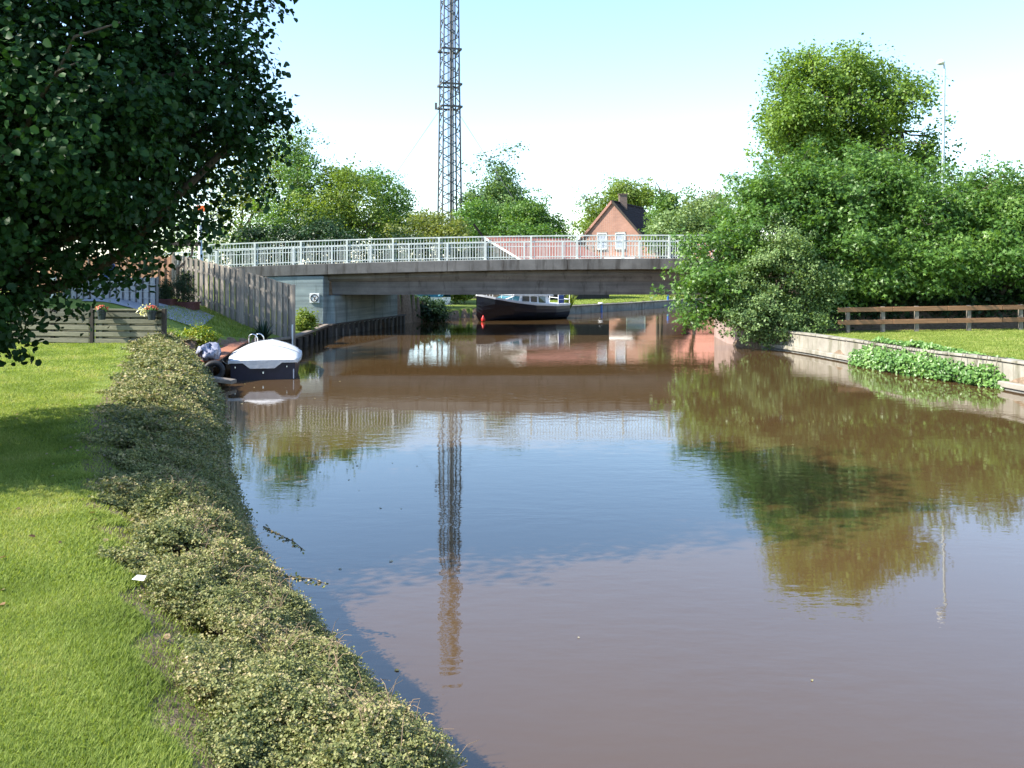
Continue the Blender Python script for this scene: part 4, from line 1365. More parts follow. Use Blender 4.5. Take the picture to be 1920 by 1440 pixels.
def house_window(u, z, w, h, root, wall, pt):
    fr = MB()
    for a, b2 in (((u - w, z - h), (u + w, z - h)), ((u - w, z + h), (u + w, z + h)), ((u - w, z), (u + w, z))):
        fr.bar(pt(-.05, a[0], a[1]), pt(-.05, b2[0], b2[1]), .1, .09)
    for uu in (u - w, u + w): fr.bar(pt(-.052, uu, z - h), pt(-.052, uu, z + h), .1, .09)
    f = fr.build('window', M['white_paint'], root)
    MB().obox(pt(-.015, u, z + h * .45), (pt(0, 1, 0) - pt(0, 0, 0)) * (w - .03), (pt(1, 0, 0) - pt(0, 0, 0)) * .012, Vector((0, 0, h * .52))).build('blind', M['blind'], f)
    MB().obox(pt(-.012, u, z - h * .52), (pt(0, 1, 0) - pt(0, 0, 0)) * (w - .03), (pt(1, 0, 0) - pt(0, 0, 0)) * .011, Vector((0, 0, h * .45))).build('pane', M['blind'], f)
    MB().bar(pt(-.08, u - w - .08, z - h - .1), pt(-.08, u + w + .08, z - h - .1), .16, .08).build('sill', M['conc_grey'], f)
    MB().bar(pt(-.02, u - w - .05, z + h + .1), pt(-.02, u + w + .05, z + h + .1), .06, .12).build('lintel', M['conc_grey'], f)


house_window(-1.15, 6.2, .52, .82, hA, wA, ptA)
house_window(.92, 6.2, .52, .82, hA, wA, ptA)
house_window(-2.9, 2.2, .8, .9, hA, wA, ptA)
house_window(2.6, 2.2, 1.0, .9, hA, wA, ptA)
ch = ptA(3.0, .25, 0)
MB().box(ch.x - .42, ch.x + .42, ch.y - .42, ch.y + .42, ap.z - .8, ap.z + .95).box(ch.x - .5, ch.x + .5, ch.y - .5, ch.y + .5, ap.z + .952, ap.z + 1.05).build('chimney', M['chimney'], rA)
MB().extrude([ptA(-.02, -.8, 4.35), ptA(-.02, 2.6, 4.35), ptA(-1.6, 2.6, 3.95), ptA(-1.6, -.8, 3.95)], (0, 0, .12)).build('awning', M['white_paint'], hA)

ap2 = P(912, 446, 77)
hB, wB, rB, ptB, kB = gable_house('red_roof_house', (ap2.x, 77, ap2.z), 52, 5.4, 9.2, 3.7, .5, 'low house with a broad red tiled roof seen through the railing', M['wood_dark'], M['tile_red'], .15)
MB().bar(ptB(-.2, 0, ap2.z - .02), ptB(-.2, 5.7, ap2.z - kB * 5.7 - .02), .06, .15).build('bargeboard', M['white_paint'], hB)
MB().bar(ptB(-.2, 0, ap2.z - .02), ptB(-.2, -5.7, ap2.z - kB * 5.7 - .02), .06, .15).build('bargeboard', M['wood_dark'], hB)
MB().obox(ptB(-.012, -2.2, 2.1), (ptB(0, 1, 0) - ptB(0, 0, 0)) * .7, (ptB(1, 0, 0) - ptB(0, 0, 0)) * .02, Vector((0, 0, .65))).build('window', M['glass_dark'], hB)
MB().obox(ptB(-.012, 2.0, 2.1), (ptB(0, 1, 0) - ptB(0, 0, 0)) * .9, (ptB(1, 0, 0) - ptB(0, 0, 0)) * .02, Vector((0, 0, .65))).build('window', M['glass_dark'], hB)
MB().bar(P(905, 443, 76), P(888, 420, 76), .16, .18).build('flue', M['tile_dark'], rB)

ap3 = P(1255, 389, 118)
hC, wC, rC, ptC, kC = gable_house('brick_house', (ap3.x, 118, ap3.z), 70, 5, 12, 5.0, .5, 'half hidden house with a dark roof behind the trees right of the pink gable', M['brick_red'], M['tile_dark'])
MB().obox(ptC(-.012, 0, 6.5), (ptC(0, 1, 0) - ptC(0, 0, 0)) * .6, (ptC(1, 0, 0) - ptC(0, 0, 0)) * .02, Vector((0, 0, .7))).build('window', M['blind'], hC)
ap4 = P(1376, 408, 105)
hD, wD, rD, ptD, kD = gable_house('brick_house', (ap4.x + 1.2, 105, ap4.z), -40, 4, 9, 4.6, .5, 'pinkish house corner peeping out left of the big right bushes', M['brick_pink'], M['tile_red'])
MB().obox(ptD(-.012, 0, 5.5), (ptD(0, 1, 0) - ptD(0, 0, 0)) * .6, (ptD(1, 0, 0) - ptD(0, 0, 0)) * .02, Vector((0, 0, .7))).build('window', M['blind'], hD)

# ------------------------------------------------------------------ lattice mast
MY = 110.0
mc = P(843, 510, MY)
MX = mc.x
ms = thing('lattice_mast', (MX, MY, .6), 'tall guyed steel lattice mast rising behind the trees left of centre', 'mast')
ZT = 46.0


def mw(z):    # half width of the mast at height z (square plan, slightly turned)
    return float(np.interp(z, [0, 8, 28, 46], [1.95, 1.72, 1.38, 1.15]))


rot = R(18)
crn = [(math.cos(rot + k * math.pi / 2 + math.pi / 4) * 1.02, math.sin(rot + k * math.pi / 2 + math.pi / 4) * 1.02) for k in range(4)]


def mp_(k, z):
    w = mw(z)
    return Vector((MX + crn[k][0] * w * .96, MY + crn[k][1] * w * .96, z))


for k in range(4):
    MB().tube([mp_(k, z) for z in (0, 10, 20, 28, 37, ZT)], [.13, .12, .11, .10, .09, .08], 6).build('leg', M['mast_dark'] if k == 3 else M['mast_steel'], ms)
mb = MB(); nb = 20
zs_ = np.linspace(.6, ZT, nb + 1)
for i in range(nb):
    for k in range(4):
        a, c = zs_[i], zs_[i + 1]
        m_ = (a + c) / 2
        mb.tube([mp_(k, a), mp_((k + 1) % 4, m_)], .06, 5)
        mb.tube([mp_((k + 1) % 4, m_), mp_(k, c)], .06, 5)
mb.build('bracing', M['mast_steel'], ms)
mb = MB()
mb.tube([(MX + .15, MY, .6), (MX + .12, MY, ZT)], .16, 8)
mb.tube([(MX + .45, MY - .3, .6), (MX + .40, MY - .3, ZT)], .10, 8)
mb.tube([(MX - .2, MY + .2, .6), (MX - .2, MY + .2, ZT)], .07, 6)
mb.build('cable_duct', M['mast_steel'], ms)
for py in (95, 160, 202):
    z = P(0, py, MY).z
    w = mw(z) + .28
    mb = MB()
    for k in range(4):
        a = Vector((MX + crn[k][0] * w, MY + crn[k][1] * w, z)); c = Vector((MX + crn[(k + 1) % 4][0] * w, MY + crn[(k + 1) % 4][1] * w, z))
        mb.bar(a, c, .12, .22)
    mb.build('ring_platform', M['mast_dark'], ms)
mb = MB(); z0_, z1_ = P(0, 175, MY).z, P(0, 123, MY).z
mb.box(MX + 1.1, MX + 1.32, MY - .9, MY - .6, z0_, z1_)
mb.build('panel_antenna', M['mast_steel'], ms)
mb = MB(); zz_ = P(0, 200, MY).z
mb.box(MX - 1.75, MX - 1.5, MY - .5, MY - .2, zz_ - .4, zz_ + .4)
mb.build('lamp_box', M['mast_dark'], ms)
for tx, ty_, k in ((-14, -4, 2), (13, -9, 0), (1, 16, 1)):
    MB().tube([(mp_(k, zz_)), (MX + tx * 1.1, MY + ty_, .8)], .022, 5).build('guy_wire', M['mast_steel'], ms)

# ------------------------------------------------------------------ trees
def L(px, py, Y, rpx, rpz=None, ry=None):
    rx = rpx / F * Y; rz = (rpz or rpx) / F * Y
    return (P(px, py, Y), (rx, ry or rx, rz))


# the big near tree at the left
bx, by = -8.2, 10.4
big = [L(190, 240, 10.6, 300, 280, 1.9), L(-20, 450, 10.2, 180, 195, 1.8), L(310, 150, 11.2, 160, 175, 1.6), L(300, 272, 10.6, 100, 100, 1.2), L(-180, 120, 10.4, 440, 430, 2.9), L(60, -170, 10.6, 350, 330, 2.8),
       L(-300, 430, 10.0, 330, 310, 2.4), L(330, -40, 11.2, 175, 170, 1.8), L(175, 385, 10.8, 130, 76, 1.2), L(450, 115, 10.9, 52, 80, .7), L(-75, 600, 9.6, 95, 110, 1.2), L(-250, -300, 10.4, 380, 340, 2.8), L(110, 300, 12.6, 260, 210, 1.2), L(60, 220, 8.9, 260, 240, .9),
       L(448, 255, 10.6, 56, 44, .6), L(215, 410, 10.6, 66, 40, .7), L(492, 200, 10.8, 40, 26, .4), L(-420, 250, 8.4, 420, 370, 1.5), L(-500, 560, 8.6, 330, 300, 1.4)]
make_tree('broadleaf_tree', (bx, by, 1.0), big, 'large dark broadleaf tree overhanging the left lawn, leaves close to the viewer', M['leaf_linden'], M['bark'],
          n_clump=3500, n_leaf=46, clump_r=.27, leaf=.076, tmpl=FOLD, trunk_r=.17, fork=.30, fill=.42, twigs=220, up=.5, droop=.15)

make_tree('garden_tree', (-19.5, 29.6, 1.6), [((-19.3, 29.6, 7.2), (2.9, 3.0, 2.6)), ((-18.2, 31.2, 6.2), (2.0, 2.0, 2.0)), ((-20.5, 28.2, 6.4), (2.4, 2.2, 2.2)), ((-19.6, 30, 9.2), (2.4, 2.6, 1.8)), ((-19.4, 29.2, 11.2), (2.4, 2.6, 1.8)), ((-20.5, 27.6, 9.6), (2.2, 2.2, 2.0)), ((-20.5, 27.4, 12.2), (1.9, 1.9, 1.6))],
          'green garden tree behind the hanging leaves beyond the privacy screen', M['leaf_mid'], M['bark'], n_clump=820, n_leaf=46, clump_r=.55, leaf=.17, trunk_r=.2, fork=.35)
GL = 'trees behind the bridge on the left'
make_tree('birch_tree', (P(425, 510, 72).x, 72, 1.0), [L(455, 330, 72, 75, 70, 3), L(420, 400, 72, 60, 70, 3), L(520, 300, 73, 58, 62, 3), L(480, 390, 72, 60, 55, 3), L(555, 350, 73, 45, 60, 3)],
          'pale yellow green loose tree with several thin bare stems, leftmost behind the bridge', M['leaf_yellow'], M['bark_grey'], n_clump=330, n_leaf=26, clump_r=.85, leaf=.24, trunk_r=.16, stems=6, fork=.6, fill=.4, twigs=80, group=GL)
make_tree('tall_shrub_tree', (P(530, 510, 66).x, 66, 1.0), [L(585, 350, 66, 62, 55, 3), L(530, 400, 66, 55, 55, 3), L(600, 410, 66, 70, 55, 3), L(560, 300, 67, 40, 40, 2.4)],
          'mid green bushy tree behind the left half of the railing', M['leaf_mid'], M['bark'], n_clump=420, n_leaf=38, clump_r=.6, leaf=.2, bough=48, trunk_r=.18, stems=3, fork=.4, group=GL)
make_tree('tall_shrub_tree', (P(650, 510, 64).x, 64, 1.0), [L(655, 385, 64, 62, 60, 3), L(620, 420, 64, 60, 40, 3), L(690, 425, 64, 62, 42, 3), L(640, 350, 65, 40, 34, 2)],
          'olive green bushy tree behind the middle of the left railing', M['leaf_olive'], M['bark'], n_clump=440, n_leaf=38, clump_r=.55, leaf=.2, bough=48, trunk_r=.18, stems=3, fork=.4, group=GL)
make_tree('tall_shrub_tree', (P(728, 510, 70).x, 70, 1.0), [L(728, 370, 70, 44, 45, 2.6), L(700, 345, 71, 34, 30, 2), L(735, 420, 70, 48, 40, 2.6)],
          'light green tree left of the mast with a frayed top', M['leaf_fresh'], M['bark'], n_clump=280, n_leaf=36, clump_r=.6, leaf=.2, trunk_r=.16, stems=3, fork=.5, group=GL)
make_tree('hedge_shrub', (P(790, 510, 62).x, 62, 1.0), [L(765, 438, 62, 50, 30, 2), L(820, 432, 64, 55, 34, 2), L(800, 415, 66, 32, 22, 2), L(845, 448, 62, 36, 20, 2)],
          'low yellow olive shrub hiding the foot of the mast', M['leaf_yellow'], M['bark'], n_clump=220, n_leaf=42, clump_r=.5, leaf=.18, trunk_r=.08, stems=4, fork=.3, cat='shrub', group=GL)
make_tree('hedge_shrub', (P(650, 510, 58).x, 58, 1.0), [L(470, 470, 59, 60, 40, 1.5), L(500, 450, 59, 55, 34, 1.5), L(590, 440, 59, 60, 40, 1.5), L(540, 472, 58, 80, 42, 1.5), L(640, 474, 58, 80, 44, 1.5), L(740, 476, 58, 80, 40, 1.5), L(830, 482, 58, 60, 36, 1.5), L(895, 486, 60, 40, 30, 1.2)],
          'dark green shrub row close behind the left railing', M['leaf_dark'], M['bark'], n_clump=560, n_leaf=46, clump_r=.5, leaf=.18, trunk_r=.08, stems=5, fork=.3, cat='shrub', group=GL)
make_tree('hedge_shrub', (P(450, 510, 60).x, 60, 1.0), [L(340, 450, 60, 80, 60, 2), L(440, 475, 60, 70, 36, 2)],
          'green shrub behind the pale pole at the left bridge end', M['leaf_mid'], M['bark'], n_clump=160, n_leaf=42, clump_r=.5, leaf=.18, trunk_r=.08, stems=4, fork=.3, cat='shrub', group=GL)
make_tree('poplar_tree', (P(930, 510, 112).x, 112, .6), [L(925, 345, 112, 42, 40, 4), L(905, 390, 112, 36, 45, 4), L(945, 380, 112, 40, 50, 4), L(915, 430, 112, 46, 36, 4), L(930, 318, 112, 26, 22, 2.5)],
          'tall upright grey green tree immediately right of the mast', M['leaf_poplar'], M['bark'], n_clump=560, n_leaf=36, clump_r=.85, leaf=.32, bough=60, trunk_r=.3, fork=.35)
make_tree('round_tree', (P(1002, 510, 100).x, 100, .6), [L(1000, 412, 100, 44, 36, 3), L(985, 400, 100, 30, 25, 3), L(1020, 425, 100, 27, 26, 3)],
          'rounded mid green tree between the tall grey green tree and the pink house', M['leaf_mid'], M['bark'], n_clump=360, n_leaf=40, clump_r=.7, leaf=.28, bough=42, trunk_r=.3, fork=.35)
make_tree('round_tree', (P(885, 510, 92).x, 92, .6), [L(880, 420, 92, 30, 34, 3), L(900, 400, 94, 26, 26, 3), L(950, 440, 92, 42, 26, 3), L(1020, 455, 92, 40, 30, 3)],
          'fresh green low tree in front of the tall grey green tree beside the mast', M['leaf_fresh'], M['bark'], n_clump=240, n_leaf=42, clump_r=.7, leaf=.28, trunk_r=.25, fork=.35)
make_tree('willow_tree', (P(1150, 510, 125).x, 125, .6), [L(1165, 372, 125, 42, 34, 4), L(1120, 395, 125, 36, 34, 4), L(1200, 375, 125, 30, 26, 4), L(1105, 425, 125, 22, 26, 3)],
          'yellowish green tree rising behind the pink gabled house', M['leaf_olive'], M['bark'], n_clump=480, n_leaf=38, clump_r=.85, leaf=.32, bough=52, trunk_r=.3, fork=.35)
make_tree('pear_tree', (P(1228, 510, 88).x, 88, .6), [L(1242, 412, 88, 22, 32, 2), L(1252, 380, 88, 15, 20, 1.6), L(1232, 448, 88, 24, 24, 2)],
          'slim green tree standing against the right end of the pink house', M['leaf_mid'], M['bark'], n_clump=200, n_leaf=40, clump_r=.6, leaf=.26, trunk_r=.18, fork=.4)
mb = MB()
rootb = thing('bare_tree', (P(1240, 510, 89).x, 89, .6), 'thin tree with crooked bare top branches above the pink house roof', 'tree')
bt0 = Vector((P(1240, 510, 89).x, 89, .4))
mb.tube([bt0, P(1238, 440, 89), P(1242, 380, 89), P(1236, 352, 89), P(1231, 343, 89)], [.2, .16, .11, .07, .03], 6)
for q in (((1242, 380), (1252, 358), (1249, 345), (1256, 338)), ((1240, 366), (1228, 352), (1232, 340)), ((1250, 360), (1262, 355))):
    mb.tube([P(a, c, 89) for a, c in q], [.07, .05, .035, .02][:len(q)], 5)
mb.build('trunk', M['bark'], rootb)
pts, N_, rd_, cl_ = crown_points([(np.array(P(1242, 366, 89)), np.array((1.1, .8, 1.3)))], 26, 10, .35, .5)
leaf_obj('crown', pts, N_, .2, rd_, M['leaf_mid'], rootb)
make_tree('orchard_tree', (P(1300, 510, 84).x, 84, .6), [L(1285, 420, 84, 44, 40, 3), L(1325, 400, 86, 34, 30, 3), L(1262, 438, 84, 30, 26, 3), L(1345, 430, 84, 32, 30, 3)],
          'broad light green tree between the pink house and the big right bushes', M['leaf_willow'], M['bark'], n_clump=480, n_leaf=38, clump_r=.6, leaf=.25, bough=52, trunk_r=.22, fork=.35)
make_tree('pale_tree', (P(1335, 510, 130).x, 130, .6), [L(1338, 382, 130, 26, 22, 3), L(1310, 388, 130, 20, 18, 3)],
          'pale almost bare tree on the skyline left of the big right tree', M['leaf_pale'], M['bark_grey'], n_clump=150, n_leaf=24, clump_r=.9, leaf=.3, trunk_r=.2, fork=.5)

# big tree at the right, beyond the road
make_tree('chestnut_tree', (P(1585, 510, 54).x, 54, 1.0), [L(1560, 200, 54, 110, 85, 4), L(1640, 190, 54, 90, 75, 4), L(1500, 240, 54, 75, 70, 3.5), L(1690, 245, 54, 74, 66, 3.5), L(1590, 135, 54, 62, 42, 3), L(1480, 150, 54, 42, 38, 2),
                                                          L(1728, 295, 54, 42, 42, 2.5), L(1600, 290, 54, 95, 60, 4), L(1510, 310, 54, 70, 50, 3), L(1455, 225, 54, 38, 40, 2), L(1675, 185, 54, 46, 42, 2), L(1462, 290, 54, 34, 40, 2), L(1560, 360, 54, 110, 60, 3), L(1690, 350, 54, 80, 50, 3)],
          'tall full crowned green tree rising above the right bushes', M['leaf_chestnut'], M['bark'], n_clump=1700, n_leaf=44, clump_r=.55, leaf=.20, trunk_r=.38, fork=.3, twigs=180, fill=.25, bough=165, flat=.85)
# belt of bushes on the right bank
GR = 'bushes and young trees massed on the right bank'
make_tree('maple_tree', (P(1470, 640, 36).x, 36.5, .6), [L(1440, 420, 36.5, 75, 80, 1.6), L(1500, 350, 37.5, 80, 52, 1.6), L(1418, 480, 35.5, 74, 50, 1.3), L(1338, 510, 35, 58, 28, 1.0), L(1302, 566, 34.8, 40, 18, .8), L(1368, 560, 35, 50, 34, 1.0), L(1330, 468, 36, 44, 20, .8), L(1415, 365, 37.5, 30, 36, 1.2)],
          'green maple with branches reaching left over the water, leftmost of the right bank', M['leaf_maple'], M['bark'], n_clump=900, n_leaf=38, clump_r=.40, leaf=.17, bough=110, tmpl=SPRAY, trunk_r=.16, stems=3, fork=.35, twigs=110, group=GR, flat=.48, droop=.25)
make_tree('willow_bush', (P(1450, 650, 34.3).x, 34.4, .4), [L(1470, 520, 34.4, 70, 75, 1.2), L(1430, 590, 34, 62, 55, 1.0), L(1500, 600, 33.8, 48, 45, .9), L(1450, 450, 35, 52, 45, 1.1), L(1520, 545, 34.6, 40, 60, .9), L(1400, 555, 34.2, 36, 45, .8)],
          'silvery grey green bush at the waterline in front of the maple', M['leaf_willow'], M['bark'], n_clump=900, n_leaf=46, clump_r=.26, leaf=.10, bough=90, tmpl=QUAD, trunk_r=.08, stems=5, fork=.3, twigs=60, group=GR, fill=.2)
make_tree('hazel_bush', (P(1600, 630, 37).x, 37.5, .8), [L(1575, 405, 37, 78, 70, 1.6), L(1640, 365, 38, 80, 50, 1.6), L(1560, 490, 36, 66, 70, 1.3), L(1620, 455, 36.5, 76, 62, 1.4), L(1540, 370, 38, 46, 56, 1.4), L(1600, 320, 38.5, 36, 30, 1)],
          'dense bright green bush behind the left end of the brown fence', M['leaf_maple'], M['bark'], n_clump=760, n_leaf=38, clump_r=.42, leaf=.17, bough=80, tmpl=SPRAY, trunk_r=.13, stems=4, fork=.35, twigs=60, group=GR, flat=.5, droop=.2)
make_tree('sycamore_tree', (P(1740, 630, 37).x, 37.8, .8), [L(1720, 400, 37, 75, 66, 1.6), L(1760, 475, 35.9, 95, 50, 1.4), L(1690, 490, 35.6, 62, 45, 1.2), L(1800, 390, 38, 62, 58, 1.6), L(1830, 338, 38, 26, 28, 1.0), L(1690, 340, 38.5, 48, 34, 1.4), L(1640, 525, 35.8, 50, 32, 1.0)],
          'spreading green young sycamore over the middle of the brown fence', M['leaf_maple'], M['bark'], n_clump=820, n_leaf=38, clump_r=.44, leaf=.18, bough=80, tmpl=SPRAY, trunk_r=.15, stems=3, fork=.4, twigs=80, group=GR, flat=.45, droop=.3)
make_tree('sycamore_tree', (P(1890, 630, 37).x, 38, .8), [L(1880, 475, 36, 85, 52, 1.5), L(1930, 420, 37, 80, 66, 1.5), L(1990, 480, 36.5, 80, 70, 1.5), L(1870, 400, 38, 50, 42, 1.3), L(2060, 420, 37, 90, 80, 1.6)],
          'green young sycamore at the right edge above the fence', M['leaf_fresh'], M['bark'], n_clump=760, n_leaf=38, clump_r=.44, leaf=.18, bough=75, tmpl=SPRAY, trunk_r=.15, stems=3, fork=.4, twigs=60, group=GR, flat=.45, droop=.25)
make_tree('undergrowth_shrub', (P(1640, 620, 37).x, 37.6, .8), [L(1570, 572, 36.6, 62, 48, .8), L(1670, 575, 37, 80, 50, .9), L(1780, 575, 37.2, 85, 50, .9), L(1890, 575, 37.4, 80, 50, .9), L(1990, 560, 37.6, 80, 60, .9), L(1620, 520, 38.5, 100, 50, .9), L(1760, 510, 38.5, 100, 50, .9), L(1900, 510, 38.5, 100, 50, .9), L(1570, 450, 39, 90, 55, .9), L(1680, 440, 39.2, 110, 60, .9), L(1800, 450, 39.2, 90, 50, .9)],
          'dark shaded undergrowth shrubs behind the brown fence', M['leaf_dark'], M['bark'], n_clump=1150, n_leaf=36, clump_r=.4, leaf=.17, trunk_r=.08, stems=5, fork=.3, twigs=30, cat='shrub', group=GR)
make_tree('round_tree', (P(1890, 510, 62).x, 62, 1.0), [L(1895, 385, 62, 60, 52, 3), L(1940, 380, 62, 50, 50, 3), L(1860, 400, 62, 36, 36, 2.4)],
          'rounded light green tree on the skyline at the right edge', M['leaf_olive'], M['bark'], n_clump=420, n_leaf=36, clump_r=.55, leaf=.2, bough=45, trunk_r=.25, fork=.35)

# ------------------------------------------------------------------ ground cover on the near left bank
def bank_point(y, off):
    """plan point at distance off inland from the near left waterline"""
    ys_ = np.array([p[1] for p in LEFT[:12]]); xs_ = np.array([p[0] for p in LEFT[:12]])
    x = np.interp(y, ys_, xs_)
    x2 = np.interp(y + .3, ys_, xs_); x1_ = np.interp(y - .3, ys_, xs_)
    tx, ty2 = (x2 - x1_), .6
    ln = np.hypot(tx, ty2)
    return x - off * ty2 / ln, y + off * tx / ln


def cover_w(y):
    return np.interp(y, [3, 5, 7, 10, 14, 24], [.92, .96, 1.0, 1.15, 1.35, 1.45])


def cover_top(y, off):
    """height of the plant canopy over the water, across the band"""
    u = off / cover_w(y)
    prof = np.interp(u, [-.12, 0, .12, .35, .6, .85, 1.0], [.08, .36, .60, .83, .96, 1.02, 1.0])
    tall = np.interp(y, [0, 12, 16, 20, 24], [0, 0, .06, .16, .28]) * np.sin(np.clip(u, 0, 1) * math.pi)
    lump = .055 * np.sin(y * 2.3 + off * 2.2) * np.cos(y * .9 - off * 3.1) + .05 * np.sin(y * 6.1 + 1.7) * np.sin(off * 7.3 + y) + .03 * np.sin(y * 13 + off * 5) * np.sin(off * 15)
    return prof + tall + lump


def cover_layer(y0, y1, n, per, L0, size):
    """n arching shoots, each with about 'per' small leaves set along it, over a darker litter of old leaves"""
    y = rng.uniform(y0, y1, n)
    cw = cover_w(y)
    edge = .16 * np.sin(y * 3.1) + .10 * np.sin(y * 7.7) + .06 * np.sin(y * 17)
    off = rng.uniform(-.14, 1.0, n) * (cw + .12 + edge * .8)
    gap = np.sin(y * 2.7 + 2) * np.sin(off * 5.1 - y * 1.3) + .6 * np.sin(y * 6.3 + off * 4)
    inner = np.clip((off / cw - .55) / .45, 0, 1)
    keep = rng.random(n) > inner * .55 * (gap > .1)
    keep &= ~((gap > .95) & (inner > 0))
    y, off = y[keep], off[keep]; n = len(y)
    x, yy_ = bank_point(y, off)
    gz, _ = land(x, yy_)
    top = np.maximum(cover_top(y, off), gz + .04)
    a = rng.uniform(0, 2 * math.pi, n)
    el = rng.uniform(-.1, .9, n)
    d = nrm(np.stack([np.cos(a) * np.cos(el) + .25, np.sin(a) * np.cos(el) - .1, np.sin(el)], 1))
    Ls = L0 * rng.uniform(.5, 1.5, n)
    b0 = np.stack([x, yy_, np.maximum(top - .05 - np.abs(rng.normal(size=n)) * .05, gz)], 1)
    k = np.repeat(np.arange(n), per)
    t = np.tile((np.arange(per) + .5) / per, n) + rng.uniform(-.04, .04, n * per)
    pts = b0[k] + d[k] * (Ls[k] * t)[:, None] + np.array([0, 0, -1]) * (Ls[k] * .45 * t * t)[:, None]
    pts[:, 2] = np.maximum(pts[:, 2], gz[k] + .006)
    side = np.where(np.tile(np.arange(per) % 2, n) > 0, 1.0, -1.0)
    sv = nrm(np.cross(d, np.array([0, 0, 1.0])) + 1e-6)
    T = .6 * d[k] + sv[k] * side[:, None] * .9 + rng.normal(size=(n * per, 3)) * .25
    N = np.array([.1, -.1, .8]) + rng.normal(size=(n * per, 3)) * .45
    patchy = .5 + .5 * np.sin(x * 3.1 + yy_ * 2.3) * np.sin(yy_ * 4.7 - x * 1.9)
    rs = (.45 * rng.random(n) + .25 * patchy)
    rn = (rs[k] + .25 * t + .22 * rng.random(n * per) - .08).clip(0, 1)
    return pts, N, size * rng.uniform(.55, 1.3, n * per) * (1.1 - .4 * t), rn, T


lay = [cover_layer(2.6, 6.5, 38000, 9, .085, .0155), cover_layer(6.5, 10.5, 24000, 8, .11, .022), cover_layer(10.5, 16, 13000, 7, .15, .035), cover_layer(16, 25.2, 10500, 6, .2, .058)]
gcov = leaf_obj('ground_cover', np.vstack([l[0] for l in lay]), np.vstack([l[1] for l in lay]), np.concatenate([l[2] for l in lay]), np.concatenate([l[3] for l in lay]), M['leaf_cotoneaster'], None, FOLD, T=np.vstack([l[4] for l in lay]))
tag(gcov, 'low brownish green ground cover plants along the left bank', 'ground cover', kind='stuff')
# woody runners: thin twigs poking out of the cover
tb = MB()
for k in range(900):
    y = float(rng.uniform(2.8, 24) if k % 3 else rng.uniform(2.8, 9)); off = float(rng.uniform(-.1, .72) * cover_w(y))
    x, y2 = bank_point(np.array([y]), np.array([off])); x = float(x[0]); y2 = float(y2[0])
    z = float(cover_top(np.array([y]), np.array([off]))[0])
    a = rng.uniform(0, 2 * math.pi); l_ = rng.uniform(.05, .17)
    tb.tube([(x, y2, z - .05), (x + math.cos(a) * l_ * .6, y2 + math.sin(a) * l_ * .6, z + .03), (x + math.cos(a) * l_, y2 + math.sin(a) * l_, z + .035)], [.0022, .0017, .001], 4, caps=False)
tag(tb.build('cover_twigs', mat_plain('twig', (.20, .14, .085), .8, .3)), 'reddish brown twigs through the ground cover', 'twigs', kind='stuff')
for (pa, pb2, Y, lab) in (((528, 1005), (572, 1033), 8.6, 'leafy runner reaching over the water, the upper of two on the left bank'), ((560, 1083), (614, 1096), 7.2, 'leafy runner reaching over the water, the lower of two on the left bank')):
    a = P(*pa, Y); b2 = P(*pb2, Y - .1)
    a0 = a + (a - b2) * .8 + Vector((0, 0, -.02))
    rt = thing('creeping_branch', a0, lab, 'branch', 'runners over the water')
    MB().tube([a0, a, (a + b2) / 2 + Vector((0, 0, .02)), b2], [.006, .005, .004, .002], 5).build('stem', M['bark'], rt)
    t = rng.random((70, 1)); pp = np.array(a0) + (np.array(b2) - np.array(a0)) * t + rng.normal(size=(70, 3)) * .012
    leaf_obj('leaves', pp, rng.normal(size=(70, 3)) * .5 + [0, 0, .8], .03, rng.random(70), M['leaf_cotoneaster'], rt, FOLD)

pp_ = P(264, 1117, 5.55)
mb = MB().add([(pp_.x - .035, 5.5, 1.035), (pp_.x + .04, 5.49, 1.03), (pp_.x + .045, 5.525, 1.05), (pp_.x - .012, 5.54, 1.04), (pp_.x - .005, 5.51, 1.06)], [(0, 1, 4), (1, 2, 4), (2, 3, 4), (3, 0, 4)])
tag(mb.build('paper_scrap', M['white_paint']), 'small crumpled white paper scrap at the lawn edge', 'litter')

# ------------------------------------------------------------------ grass blades on the lawns
def blades(n, y0, y1, xl, xr, h, w, power=1.0):
    y = y0 + (y1 - y0) * rng.random(n) ** power
    x = xl(y) + (xr(y) - xl(y)) * rng.random(n)
    return x, y, h, w


def lawn_left(n, y0, y1, h, w, power):
    y = y0 + (y1 - y0) * rng.random(n) ** power
    xl = (-1000 / F) * y - .3
    bx_, by_ = bank_point(y, np.full(n, 1.0))
    x = xl + (bx_ - xl) * rng.random(n)
    b_ = band(x, y)
    cw = cover_w(y)
    patch = np.sin(x * 5.3 + y * 2.1) + np.sin(y * 7.1 - x * 3.3) * .8
    k = (b_ > cw + .38 + .16 * patch) | ((b_ > cw - .2) & (rng.random(n) < .22))
    x, y = x[k], y[k]
    return x, y, np.full(len(x), h), np.full(len(x), w)


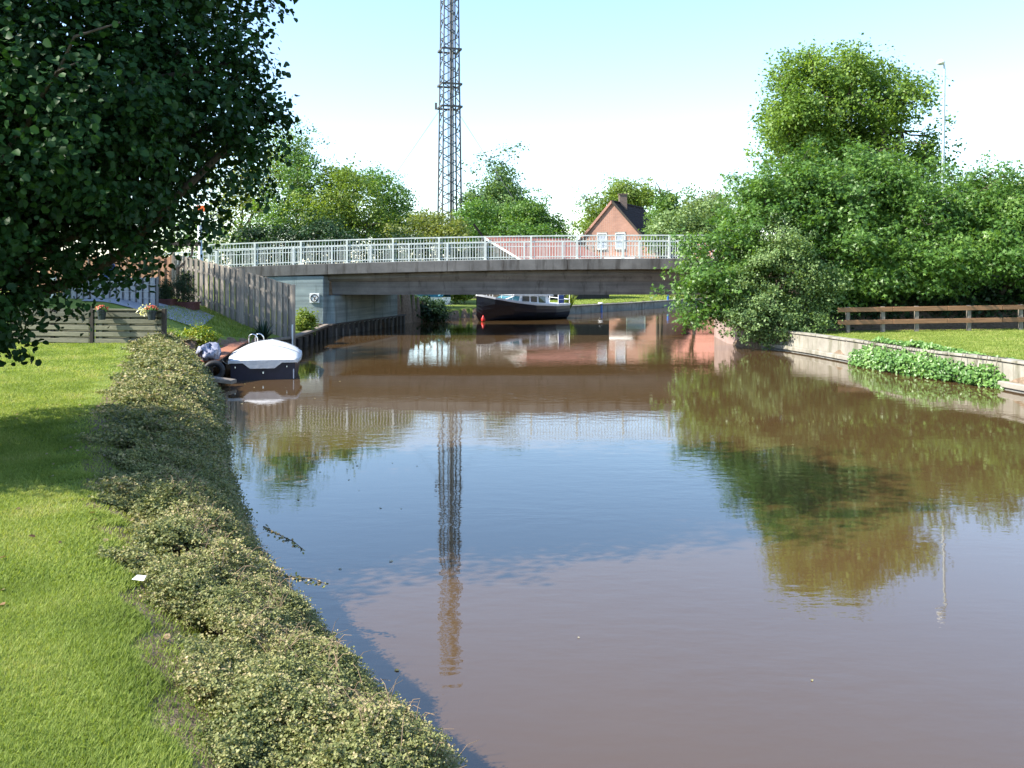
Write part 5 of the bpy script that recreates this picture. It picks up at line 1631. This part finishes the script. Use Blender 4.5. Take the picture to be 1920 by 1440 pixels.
parts = [lawn_left(150000, 2.4, 5.5, .024, .0055, 1), lawn_left(120000, 5.5, 10, .026, .009, 1), lawn_left(80000, 10, 17, .03, .014, 1), lawn_left(60000, 17, 25, .034, .022, 1)]
n = 42000
y = 22 + 13 * rng.random(n)
xl = np.interp(y, [p[1] for p in RB[::-1]], [p[0] for p in RB[::-1]]) + .35
x = xl + (.58 * y + 1 - xl) * rng.random(n)
parts.append((x, y, np.full(n, .04), np.full(n, .022)))
n = 26000
y = 61 + 34 * rng.random(n); x = 1 + 26 * rng.random(n)
k = (sdf(x, y) > .4) & (sdf(x, y) < 14); x, y = x[k], y[k]
parts.append((x, y, np.full(len(x), .07), np.full(len(x), .06)))
n = 9000
x = rng.uniform(-12.2, -8.9, n); y = rng.uniform(29.5, 35, n)
k = (sdf(x, y) > .3) & (y < 33.2 + (-9.2 - x) * .55); x, y = x[k], y[k]
parts.append((x, y, np.full(len(x), .08), np.full(len(x), .03)))
x = np.concatenate([p[0] for p in parts]); y = np.concatenate([p[1] for p in parts]); h = np.concatenate([p[2] for p in parts]); w = np.concatenate([p[3] for p in parts])
z, _ = land(x, y)
n = len(x)
h = h * rng.uniform(.5, 1.3, n)
az = rng.uniform(0, 2 * math.pi, n); ln = rng.uniform(.2, 1.5, n)
bs = np.stack([x, y, z - .004], 1)
side = np.stack([np.cos(az + 1.57), np.sin(az + 1.57), 0 * az], 1)
tip = bs + np.stack([np.cos(az) * ln, np.sin(az) * ln, np.ones(n)], 1) * h[:, None]
Vb = np.stack([bs - side * w[:, None] * .5, bs + side * w[:, None] * .5, tip], 1)
tone = .5 + .25 * np.sin(x * 1.7 + np.sin(y * 1.1) * 2) * np.sin(y * 1.3 + x * .6) + .25 * np.sin(x * 5.3 + np.sin(y * 3.1) * 1.5) * np.sin(y * 4.1 + x * 1.6)
gr = np_mesh('grass', Vb, [(0, 1, 2)], n, 3, (.6 * tone + .45 * rng.random(n) - .03).clip(0, 1), M['grass'], None)
tag(gr, 'short mown grass of the lawns', 'grass', kind='stuff')

# dry leaves lying on the lawn, flecks floating on the water
n = 70
y = rng.uniform(3.2, 13, n); bx_, by_ = bank_point(y, np.full(n, 1.2)); x = bx_ - np.abs(rng.normal(size=n)) * .9 - .1
z, _ = land(x, y)
dl = leaf_obj('fallen_leaves', np.stack([x, y, z + .022], 1), rng.normal(size=(n, 3)) * .35 + [0, 0, 1], .045 * rng.uniform(.5, 1.2, n), rng.random(n),
              mat_leaf('dry_leaf', [(.09, .05, .025), (.20, .12, .06), (.36, .28, .16)], .1), None, FOLD)
tag(dl, 'dry fallen leaves scattered on the lawn edge', 'fallen leaves', kind='stuff')
n = 70
y = rng.uniform(5.5, 34, n); bx_, by_ = bank_point(np.minimum(y, 24), np.zeros(n)); x = bx_ + .35 + np.abs(rng.normal(size=n)) * 1.6
k = (sdf(x, y) < -.25); x, y = x[k], y[k]; n = len(x)
fl_ = leaf_obj('floating_leaves', np.stack([x, y, np.full(n, .004)], 1), np.tile([0, 0, 1.0], (n, 1)), .035 * rng.uniform(.5, 1.4, n), rng.random(n), mat_leaf('float_leaf', [(.10, .10, .03), (.25, .22, .08), (.5, .45, .3)], .1), None, FOLD)
tag(fl_, 'small leaves floating on the water near the left bank', 'floating leaves', kind='stuff')
